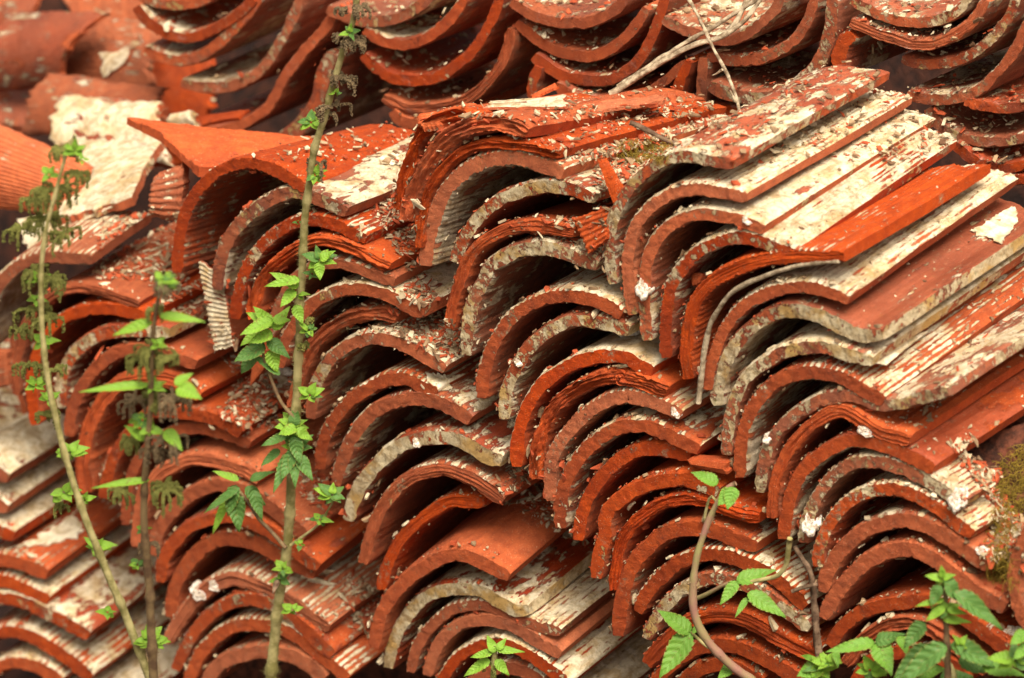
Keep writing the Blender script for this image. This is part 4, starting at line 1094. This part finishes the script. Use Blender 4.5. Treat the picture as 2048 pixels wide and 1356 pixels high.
# --- nettle with the tall stem in the middle
NG = 'nettle plants growing in front of the piles'
main = [(716, -30), (713, 0), (707, 38), (695, 74), (683, 112), (671, 153), (660, 189), (651, 230), (639, 265), (628, 301), (620, 358), (613, 408), (608, 458), (604, 554),
        (598, 620), (600, 660), (595, 740), (592, 832), (584, 900), (581, 1003), (574, 1096), (562, 1170), (553, 1240), (540, 1370)]
D1 = -.22
p = at_depth(np.array([540.]), np.array([1360.]), front_depth(540, 1360) + D1)[0]
n1 = plant_root('nettle', (p[0], p[1], float(ground_z((p - PB) @ XAX))), 'tall nettle whose pale stem crosses the whole photo, leafy low down', 'nettle', NG)
stem_part(n1, 'stem', main, D1, 5.5, 11.5, M_STEM, hairs=1500, to_ground=True)
for b, t, w, m in (((596, 575), (545, 540), 30, M_LEAF), ((545, 655), (510, 612), 34, M_LEAF), ((548, 660), (575, 612), 32, M_LEAF), ((545, 668), (500, 680), 34, M_LEAF), ((540, 700), (555, 745), 36, M_LEAF), ((512, 705), (478, 745), 38, M_LEAFD), ((592, 855), (558, 868), 30, M_LEAF), ((592, 858), (626, 880), 28, M_LEAF), ((588, 870), (600, 930), 34, M_LEAFD), ((580, 905), (545, 985), 30, M_LEAFD), ((472, 970), (452, 1035), 36, M_LEAFD), ((640, 520), (664, 500), 24, M_LEAF), ((638, 525), (640, 560), 26, M_LEAF)):
    leaf_px(n1, b, t, w, D1 - .02, m, dz=rnd.uniform(-.02, .01), droop=rnd.uniform(.1, .35), curl=.6)
for x, y, sz, n in ((700, 66, 18, 3), (622, 245, 26, 5), (672, 187, 14, 2), (630, 350, 24, 5), (640, 520, 34, 7), (596, 445, 10, 2), (625, 548, 22, 4), (618, 660, 20, 4), (596, 590, 16, 3),
                    (620, 790, 26, 6), (588, 852, 34, 8), (592, 895, 34, 6), (572, 940, 26, 4), (566, 1138, 22, 5), (560, 1160, 20, 4), (585, 1220, 22, 4), (665, 990, 30, 6), (640, 1040, 20, 4), (600, 1090, 16, 3)):
    node_leaves(n1, x, y, sz, D1 - .01, n)
for b, t, w, m in (((600, 560), (527, 566), 26, M_LEAF), ((590, 580), (560, 612), 30, M_LEAF), ((590, 610), (606, 648), 28, M_LEAF), ((545, 640), (480, 668), 34, M_LEAF), ((540, 650), (492, 620), 28, M_LEAF),
                   ((545, 640), (582, 640), 26, M_LEAF), ((530, 690), (468, 722), 44, M_LEAFD), ((535, 680), (580, 712), 34, M_LEAFD), ((520, 660), (478, 690), 26, M_LEAF), ((560, 750), (500, 700), 22, M_LEAFD),
                   ((480, 975), (400, 1022), 22, M_LEAFD), ((470, 985), (478, 1066), 44, M_LEAFD), ((490, 975), (532, 1010), 34, M_LEAFD), ((478, 960), (424, 940), 20, M_LEAF), ((500, 960), (545, 940), 22, M_LEAFD), ((505, 980), (525, 1040), 30, M_LEAFD), ((455, 1000), (420, 1070), 22, M_LEAF),
                   ((590, 900), (560, 960), 34, M_LEAFD), ((595, 910), (626, 960), 32, M_LEAFD), ((588, 900), (590, 975), 30, M_LEAFD), ((560, 900), (520, 930), 24, M_LEAFD), ((575, 870), (520, 890), 26, M_LEAFD),
                   ((556, 1160), (545, 1185), 14, M_TWIG)):
    leaf_px(n1, b, t, w, D1 - .02, m, dz=rnd.uniform(-.02, .01), droop=rnd.uniform(.05, .25), curl=.5)
stem_part(n1, 'side_shoot', [(590, 838), (560, 800), (540, 750), (525, 700), (535, 640)], D1, 4.5, 2.5, M_STEMB)
stem_part(n1, 'side_shoot', [(572, 1096), (545, 1065), (520, 1040), (500, 1010), (470, 970)], D1, 5, 3, M_STEMB)
stem_part(n1, 'side_shoot', [(582, 1090), (610, 1070), (640, 1045), (668, 1000)], D1, 3.5, 2, M_STEM)
for x, y, sz, n in ((720, 15, 34, 8), (690, 20, 22, 5), (700, 78, 32, 8), (680, 72, 26, 5), (712, 85, 26, 6), (672, 150, 32, 6), (690, 160, 34, 6), (662, 230, 26, 4), (668, 215, 40, 5), (642, 330, 44, 3), (620, 640, 16, 3), (610, 690, 20, 3)):
    tassels(n1, x, y, sz, D1, n, M_CATD if y < 420 else M_CAT)
# --- first nettle (left edge)
D2 = -1.25
path = [(150, 270), (132, 310), (110, 390), (92, 460), (84, 520), (82, 600), (86, 680), (96, 760), (122, 880), (145, 960), (172, 1040), (212, 1140), (255, 1240), (305, 1370)]
p = at_depth(np.array([305.]), np.array([1360.]), front_depth(305, 1360) + D2)[0]
n2 = plant_root('nettle', (p[0], p[1], float(ground_z((p - PB) @ XAX))), 'nettle with a bending green stem and drooping seed tassels nearest the frame edge', 'nettle', NG)
stem_part(n2, 'stem', path, D2, 3.0, 8.5, M_STEM, hairs=600, to_ground=True)
for x, y, sz, n in ((150, 300, 30, 6), (165, 320, 20, 3), (98, 350, 30, 3), (76, 560, 30, 5), (74, 600, 26, 4), (86, 685, 34, 5), (72, 770, 34, 5), (100, 800, 34, 6), (140, 905, 40, 8), (128, 985, 40, 6), (195, 1095, 36, 7), (215, 1225, 24, 5), (300, 1280, 44, 8), (170, 1000, 24, 3)):
    node_leaves(n2, x, y, sz * .75, D2 - .01, n, M_LEAF)
for x, y, sz, n in ((125, 300, 40, 10), (150, 350, 34, 8), (105, 380, 60, 14), (70, 400, 40, 8), (85, 440, 50, 12), (40, 460, 40, 8), (130, 470, 50, 8), (70, 545, 50, 12), (110, 560, 44, 8), (70, 620, 44, 10), (100, 640, 46, 8), (40, 660, 36, 6), (60, 730, 40, 8), (110, 740, 36, 6), (90, 830, 36, 6), (120, 1010, 30, 4)):
    tassels(n2, x, y, sz, D2, n, M_CAT)
# --- second nettle
D3 = -1.35
path = [(328, 540), (318, 590), (308, 650), (303, 720), (302, 800), (296, 880), (290, 960), (288, 1040), (294, 1120), (300, 1200), (303, 1280), (308, 1370)]
p = at_depth(np.array([308.]), np.array([1360.]), front_depth(308, 1360) + D3)[0]
n3 = plant_root('nettle', (p[0], p[1], float(ground_z((p - PB) @ XAX))), 'nettle with a straight brownish stem and bud head beside the bending one', 'nettle', NG)
stem_part(n3, 'stem', path, D3, 3.0, 9, M_STEMB, hairs=600, to_ground=True)
for b, t, w in (((305, 645), (222, 668), 30), ((320, 632), (410, 640), 26), ((300, 770), (158, 778), 24), ((355, 775), (402, 795), 44), ((350, 770), (385, 745), 26), ((300, 960), (180, 972), 20), ((290, 880), (250, 850), 26), ((330, 860), (365, 900), 34)):
    leaf_px(n3, b, t, w, D3 - .01, M_LEAF, droop=.1, fold=.4, dz=rnd.uniform(-.02, .01))
for x, y, sz, n in ((325, 560, 30, 8), (335, 570, 26, 6), (315, 690, 26, 5), (305, 775, 30, 5), (285, 840, 34, 6), (300, 860, 30, 5), (285, 1060, 20, 3), (275, 1130, 26, 4)):
    node_leaves(n3, x, y, sz * .75, D3 - .01, n)
for x, y, sz, n in ((330, 565, 40, 12), (310, 620, 30, 8), (305, 700, 44, 12), (290, 720, 50, 8), (340, 720, 40, 8), (270, 800, 50, 10), (345, 800, 52, 12), (300, 800, 40, 8), (260, 880, 34, 8), (340, 880, 50, 10), (300, 900, 40, 8), (240, 985, 40, 8), (330, 980, 60, 10), (300, 1090, 40, 3)):
    tassels(n3, x, y, sz, D3, n, M_CAT if rnd.random() < .6 else M_CATD)
# --- small nettle tip at the bottom, and the wilting one in the corner
D4 = -.30
p = at_depth(np.array([985.]), np.array([1370.]), front_depth(985, 1370) + D4)[0]
n4 = plant_root('nettle', (p[0], p[1], float(ground_z((p - PB) @ XAX))), 'small nettle tip poking up at the bottom edge below the cream-lipped tile', 'nettle', NG)
stem_part(n4, 'stem', [(990, 1290), (988, 1330), (985, 1380)], D4, 4, 7, M_STEM, hairs=80, to_ground=True)
for b, t, w in (((990, 1305), (975, 1270), 24), ((992, 1300), (1050, 1300), 20), ((985, 1305), (940, 1312), 22), ((995, 1300), (1012, 1275), 18), ((980, 1320), (925, 1350), 28), ((990, 1320), (1020, 1350), 26)):
    leaf_px(n4, b, t, w, D4 - .01, M_LEAF, droop=.2, curl=.5)
tassels(n4, 985, 1330, 30, D4, 6)
D5 = -.20
p = at_depth(np.array([1896.]), np.array([1370.]), front_depth(1896, 1370) + D5)[0]
n5 = plant_root('nettle', (p[0], p[1], float(ground_z((p - PB) @ XAX))), 'wilting nettle with a long drooping silvery leaf beside the bramble leaves', 'nettle', NG)
stem_part(n5, 'stem', [(1892, 1155), (1891, 1200), (1893, 1260), (1896, 1370)], D5, 4, 7, M_STEMB, hairs=160, to_ground=True)
for b, t, w, m in (((1905, 1185), (2015, 1252), 46, M_LEAFD), ((1880, 1170), (1860, 1215), 30, M_LEAFD), ((1890, 1165), (1925, 1205), 36, M_LEAFD), ((1888, 1200), (1830, 1208), 18, M_LEAF), ((1850, 1245), (1805, 1295), 40, M_LEAFD), ((1885, 1240), (1945, 1240), 22, M_LEAF),
                   ((1890, 1215), (1850, 1240), 24, M_LEAF), ((1893, 1290), (1790, 1365), 54, M_LEAFD), ((1900, 1290), (2010, 1330), 50, M_LEAFD), ((1893, 1220), (1935, 1225), 20, M_LEAF)):
    leaf_px(n5, b, t, w, D5 - .015, m, droop=.25, fold=.5, curl=.6)
for x, y, sz, n in ((1885, 1158, 26, 7), (1893, 1220, 26, 5), (1920, 1290, 20, 4)): node_leaves(n5, x, y, sz, D5 - .01, n)
tassels(n5, 1890, 1165, 26, D5, 8)
# --- bramble
D6 = -.10
p = at_depth(np.array([1500.]), np.array([1370.]), front_depth(1500, 1370) + D6)[0]
b1 = plant_root('bramble', (p[0], p[1], float(ground_z((p - PB) @ XAX))), 'bramble with a curved thorny pinkish cane and toothed green leaves', 'bramble')
stem_part(b1, 'cane', px_path("N 735,300 690,330 640,400 595,490 555,600 525,700 508,820 505,960 530,1060 580,1150 650,1230 740,1310 830,1370"), D6, 5, 10, M_CANE, thorns=26, to_ground=True, jitter=.04)
stem_part(b1, 'side_shoot', px_path("N 510,930 580,900 680,848 750,838"), D6, 5, 3, M_CANE, thorns=5)
stem_part(b1, 'side_shoot', px_path("N 1030,600 1022,660 1010,740 975,790 930,812 760,845"), D6, 5.5, 3.5, M_STEM)
stem_part(b1, 'side_shoot', px_path("N 640,410 600,370 575,450 565,510"), D6, 3, 3, M_STEM)
stem_part(b1, 'side_shoot', px_path("N 590,1190 540,1150 490,1105"), D6, 4, 3, M_STEM)
for b, t, w in (("N 640,300", "N 500,235", 34), ("N 720,340", "N 640,415", 40), ("N 725,320", "N 690,440", 36), ("N 740,832", "N 950,762", 38), ("N 745,832", "N 650,955", 30), ("N 800,895", "N 1012,1018", 42), ("N 800,920", "N 732,1025", 16),
                ("N 490,1110", "N 322,985", 44), ("N 490,1110", "N 318,1350", 56), ("N 720,1290", "N 640,1356", 30), ("N 500,1100", "N 545,1090", 18)):
    leaf_px(b1, px_path(b)[0], px_path(t)[0], w, D6 - .015, M_BRAM, droop=.12, fold=.25, teeth=9, curl=.3, dz=-.01)
D7 = -.16
p = at_depth(np.array([1760.]), np.array([1370.]), front_depth(1760, 1370) + D7)[0]
b2 = plant_root('bramble', (p[0], p[1], float(ground_z((p - PB) @ XAX))), 'low bramble leaves crowding the bottom corner beside the wilting nettle', 'bramble')
stem_part(b2, 'cane', px_path("O 550,1165 640,1150 800,1190 900,1230 960,1300 980,1375"), D7, 3, 6, M_STEM, to_ground=True)
for b, t, w in (("O 545,1165", "O 290,1200", 34), ("O 550,1165", "O 700,1110", 36), ("O 560,1170", "O 640,1330", 52), ("O 690,1130", "O 720,1220", 30), ("O 330,1200", "O 350,1300", 18), ("O 860,1190", "O 640,1370", 60),
                ("O 1000,1260", "O 1250,1310", 50), ("O 760,1330", "O 930,1300", 46), ("O 1130,1290", "O 1356,1330", 40), ("O 1370,1110", "O 1280,1170", 34), ("O 1380,1180", "O 1300,1250", 30), ("O 240,1300", "O 130,1340", 44),
                ("O 220,1290", "O 300,1370", 40), ("O 210,1260", "O 160,1230", 20), ("O 900,1370", "O 1080,1340", 50)):
    leaf_px(b2, px_path(b)[0], px_path(t)[0], w, D7 - .01, rnd.choice((M_BRAM, M_BRAM, M_LEAFD)), droop=.15, fold=.3, teeth=9, curl=.5, dz=rnd.uniform(-.03, 0))
for x, y, sz, n in ((1640, 1335, 36, 8), (1655, 1325, 26, 6), (1740, 1340, 30, 5), (2030, 1320, 40, 6)): node_leaves(b2, x, y, sz, D7 - .02, n)

# --- sticks
def stick(name, label, cat, segs, mat, parts=('twig_shaft', 'twig_fork')):
    first = on_plane(np.array([segs[0][0][0][0]]), np.array([segs[0][0][0][1]]), segs[0][1][0])[0]
    if len(segs) == 1:
        pts, po, r0, r1, th_ = segs[0]
        P, rad, j, s_ = px_tube(pts, 0, r0, r1, 6, .3, 3, False, po)
        V, F = tube(P, rad, 10, j, s_); s = Soup(); s.add(V, F); o = s.build(name, mat); tag(o, label, cat); return
    e = plant_root(name, first, label, cat)
    for k, (pts, po, r0, r1, th_) in enumerate(segs):
        stem_part(e, parts[min(k, 1)], pts, 0, r0, r1, mat, thorns=th_, plane_off=po, jitter=.35, step=6)
stick('dry_branch', 'thick bare dry branch slanting across the background pile', 'branch', [
    (px_path("S 70,640 200,560 400,430 600,320 700,285 820,250 960,160 1080,10 1130,-60"), (.34, .42, .50), 6.5, 4, 10),
    (px_path("S 120,590 300,470 560,300 760,190 930,80 1090,-20"), (.36, .44, .50), 5, 4, 0),
    (px_path("S 820,250 900,180 960,80 1010,-20"), (.45, .5), 6, 5, 0)], M_WOOD, ('branch_limb', 'side_limb'))
stick('thorny_twig', 'thin grey thorny twig hanging down behind the cream-streaked tile', 'twig', [
    (px_path("S 585,-30 640,60 700,180 770,330 830,440 880,540 920,650 945,760 950,840"), (.40, .36, .24), 3.5, 3.5, 14),
    (px_path("S 830,470 790,500 760,510"), (.33, .33), 3, 1, 0),
    (px_path("S 925,690 900,650 880,610"), (.27, .27), 3, 1, 0)], M_WOOD)
stick('forked_twig', 'dark forked twig lying on the moss beside the cream-streaked tile', 'twig', [
    (px_path("D 298,392 400,440 500,490 605,525"), (.05, .10), 5, 3.5, 0),
    (px_path("D 480,480 530,510 570,545"), (.08, .10), 3, 2, 0)], M_TWIG)
stick('bent_twig', 'long grey twig bent between two ridged tiles of the cream-streaked stack', 'twig', [
    (px_path("I 535,828 548,700 570,520 600,400 650,310 710,235 800,178 900,140 1050,92 1200,68 1300,62"), (-.012, -.008, .0, .0), 5.5, 4, 0)], M_WOOD)
stick('thorny_stick', 'brown thorny bramble stick standing in the gap beside the green shoot', 'stick', [
    (px_path("O 110,640 160,720 200,790 215,900 225,1050 240,1200 260,1300"), (.0, .0, -.01), 5, 8, 14),
    (px_path("O 100,885 160,865 232,848"), (-.01, -.01), 4, 4.5, 0)], M_TWIG)

# --- shells stuck to tile ends
def shell(i, x, y, r, off, label, sq=1.0):
    d0 = None
    loc, nrm, idx, dist = hit(x, y)
    c = np.array(loc) if loc is not None else on_plane(np.array([float(x)]), np.array([float(y)]), off)[0]
    R_ = r * DIST / FPX
    n = -cF * .9 + np.array((0, 0, .3)) + HAX * -.3; n /= np.linalg.norm(n)
    a = np.cross(n, (0, 0, 1)); a /= np.linalg.norm(a); b = np.cross(n, a)
    NR, NA = 16, 48
    V = np.zeros((NR, NA, 3)); W_ = np.zeros((NR, NA, 3))
    for k in range(NR):
        t = k / (NR - 1)
        for m_ in range(NA):
            an = m_ / NA * 2 * math.pi
            rr = R_ * t * 1.05 * (1 + .16 * math.sin(2 * an + i) + .10 * math.sin(5 * an + 2 * i) + .05 * math.sin(11 * an + i))
            h = R_ * ((.26 * (1 - t ** 2) ** .8 - .12 * math.exp(-((t - .3) / .15) ** 2)) * (1 + .5 * math.sin(an + 3 * i)) + .05 * math.sin(t * 16 + 1.5 * math.sin(an + i)) + .04 * math.sin(7 * an) * t)
            V[k, m_] = c + a * math.cos(an) * rr + b * math.sin(an) * rr * sq + n * (h + .001)
            W_[k, m_] = c + a * math.cos(an) * rr + b * math.sin(an) * rr * sq - n * .002
    s = Soup()
    F = []
    for k in range(NR - 1):
        for m_ in range(NA):
            p_, q_ = k * NA + m_, k * NA + (m_ + 1) % NA
            F += [(p_, q_, q_ + NA), (p_, q_ + NA, p_ + NA)]
    s.add(V.reshape(-1, 3), F); s.add(W_.reshape(-1, 3), np.array(F)[:, ::-1])
    F2 = []
    base = (NR - 1) * NA; n2_ = NR * NA
    for m_ in range(NA):
        p_, q_ = base + m_, base + (m_ + 1) % NA
        F2 += [(p_, q_, n2_ + q_), (p_, n2_ + q_, n2_ + p_)]
    s.add(np.zeros((0, 3)), np.array(F2) - s.n)
    o = s.build('shell', M_SHELL); tag(o, label, 'shell', 'white shells stuck to the tiles')
SH = [("I 248,195", 17, 'large pearly shell on the lower leg of the third cream-streaked-stack tile', 1.5), ("H 1252,462", 19, 'round pearly shell at the tip of a cream-crusted tile beside the valley', .8),
      ("J 430,945", 36, 'pinkish fan of shell under the smooth orange tile wing', .55), ("J 500,985", 16, 'smaller shell fan just beside the pinkish one', .6), ("K 1085,885", 24, 'white frilly shell on the orange tile behind the tall nettle stem', .8), ("K 1170,850", 17, 'curled white shell beside the frilly one', .8),
      ("O 208,510", 18, 'white shell on a tile leg beside the green bramble shoot', 1.4), ("O 1288,1118", 17, 'white shell on the tile tip above the corner leaves', 1.0),
      ("G 460,670", 13, 'small white shell tucked behind the leafy side shoot', 1.5), ("D 935,925", 9, 'small spiral shell at the end of the third cream-streaked-stack tile', .9), ("H 645,610", 9, 'little white shell on the cream-crusted arch', .9),
      ("M 95,75", 11, 'white lump of shell on the cream-crusted arch lip', 1.0), ("I 910,1020", 9, 'small round shell on the dull red tile leg', 1.2), ("O 1000,385", 16, 'grey-white folded shell on the cream ridged tile end', 1.4), ("O 1130,665", 11, 'white chip of shell beside the moss', .9),
      ("I 415,880", 10, 'pale shell scrap at the tip of a ridged tile under the cream-crusted one', 1.2), ("K 1010,1110", 9, 'pale shell scrap on the tile below the frilly shell', 1.2)]
for i, (pp, r, lb, sq) in enumerate(SH):
    x, y = px_path(pp)[0]; shell(i, x, y, r, -.004, lb, sq)

# --- bigger sheets of the old coat, lifting off the tile tops (each rests on the surface below it)
def drape(i, corners, label, lift=.0012, thick=.0012):
    TL, TR, BR, BL = [np.array(c, float) for c in corners]
    NU, NV = 40, 30
    top = np.zeros((NU, NV, 3)); ok = True; last = None
    for a in range(NU):
        for b in range(NV):
            u, v = a / (NU - 1), b / (NV - 1)
            uu = u + .10 * (vnoise(np.array([v * 9, i, round(u)]), 1, i) + .5 * vnoise(np.array([v * 27, i, round(u)]), 1, i)) * (abs(u - .5) * 2) ** 3
            vv = v + .16 * (vnoise(np.array([u * 9, i, round(v) + 4]), 1, i) + .5 * vnoise(np.array([u * 27, i, round(v) + 4]), 1, i)) * (abs(v - .5) * 2) ** 3
            p = TL * (1 - uu) * (1 - vv) + TR * uu * (1 - vv) + BR * uu * vv + BL * (1 - uu) * vv
            loc, nrm, idx, dist = hit(p[0], p[1])
            q = np.array(loc) + np.array(nrm) * lift if loc is not None else last
            if last is not None and np.linalg.norm(q - last) > .03: q = last + (q - last) * .02
            top[a, b] = q; last = q if b < NV - 1 else top[a, 0]
    for _ in range(3):
        top[1:-1, 1:-1] = (top[:-2, 1:-1] + top[2:, 1:-1] + top[1:-1, :-2] + top[1:-1, 2:]) / 4
    e = np.minimum.outer(np.minimum(np.arange(NU), NU - 1 - np.arange(NU)), np.full(NV, 99)); f = np.minimum.outer(np.full(NU, 99), np.minimum(np.arange(NV), NV - 1 - np.arange(NV)))
    rim = np.exp(-np.minimum(e, f) / 2.5)
    top = top + np.array((-.2, -.3, .9)) * (rim * .0022 * (1 + fbm(top, 120, 2, i)))[..., None]
    top = top + np.array((0, -.3, .9)) * (fbm(top, 90, 4, i + 3) * .0012)[..., None]
    bot = top - np.array((-.1, -.3, .95)) * thick
    s = Soup(); n = NU * NV
    g = grid_faces(NU, NV)
    s.add(np.vstack([top.reshape(-1, 3), bot.reshape(-1, 3)]), np.vstack([g, g[:, ::-1] + n]))
    bd = [a * NV for a in range(NU)] + [(NU - 1) * NV + b for b in range(1, NV)] + [a * NV + NV - 1 for a in range(NU - 2, -1, -1)] + [b for b in range(NV - 2, 0, -1)]
    s.F.append(np.array([(bd[k], bd[(k + 1) % len(bd)], bd[(k + 1) % len(bd)] + n, bd[k] + n) for k in range(len(bd))]))
    tag(s.build('coating_flake', M_COAT), label, 'flake', 'large cream flakes lying on the tiles')
FL = [([(1765, 722), (1930, 605), (1912, 655), (1838, 748)], 'long torn cream sheet on the ridged tile wing right of the pinkish shell'),
      ([(1938, 466), (2030, 415), (2036, 448), (2002, 488)], 'ragged cream flake on the smooth red wing near the frame edge'),
      ([(48, 1092), (150, 1030), (168, 1068), (108, 1092)], 'pale torn flake on the ridged tile left of the bending nettle stem'),
      ([(603, 1158), (690, 1118), (742, 1165), (650, 1172)], 'cream flake on the ridged tile just behind the tall nettle stem'),
      ([(852, 748), (892, 752), (906, 784), (862, 782)], 'cream flake on the lip of a ridged tile under the dusty arch'),
      ([(757, 316), (798, 309), (801, 333), (764, 329)], 'bright white flake on the ribbed orange tile beside the crumbling tile'),
      ([(1556, 290), (1600, 268), (1640, 262), (1590, 300)], 'curled white scale on the second cream-streaked tile'),
      ([(1740, 294), (1772, 290), (1776, 308), (1744, 306)], 'small white shell-like scale on the third cream-streaked tile'),
      ([(350, 885), (405, 872), (400, 892), (360, 900)], 'thin grey-white flake inside the arch behind the brownish nettle'),
      ([(690, 655), (740, 648), (735, 668), (700, 672)], 'flat beige flake in the dusty valley under the crumbling tile')]
for i, (cs, lb) in enumerate(FL): drape(i + 1, cs, lb)
# --- moss
def moss(name, poly, n, ln, label):
    s = Soup(); xs = [p[0] for p in poly]; ys = [p[1] for p in poly]
    for _ in range(n):
        x, y = rnd.uniform(min(xs), max(xs)), rnd.uniform(min(ys), max(ys))
        if not inside(poly, x, y): continue
        loc, nrm, idx, dist = hit(x, y)
        if loc is None: continue
        p = np.array(loc) + np.array(nrm) * rnd.uniform(0, .006); d = np.array([rnd.uniform(-1, 1), rnd.uniform(-1, .2), rnd.uniform(-.5, .9)]); pts = [p]
        for k in range(6):
            d = d + np.array([rnd.uniform(-.8, .8) for _ in range(3)]) + np.array((0, 0, -.12 * k)); d /= np.linalg.norm(d)
            pts.append(pts[-1] + d * ln / 6)
        V, F = tube(pts, .00035, 3, 0, 0, False); s.add(V, F)
    tag(s.build(name, M_MOSS), label, 'moss', None, 'stuff')
moss('moss_clump', [(2000, 930), (2060, 880), (2060, 990), (2025, 1060), (2020, 1165), (1980, 1165), (1985, 1050)], 3200, .026, 'golden green feathery moss hanging over rubble at the edge')
moss('moss_tuft', [(1235, 290), (1290, 280), (1345, 295), (1330, 320), (1270, 330), (1240, 320)], 900, .018, 'dry golden moss tuft beside the forked twig')
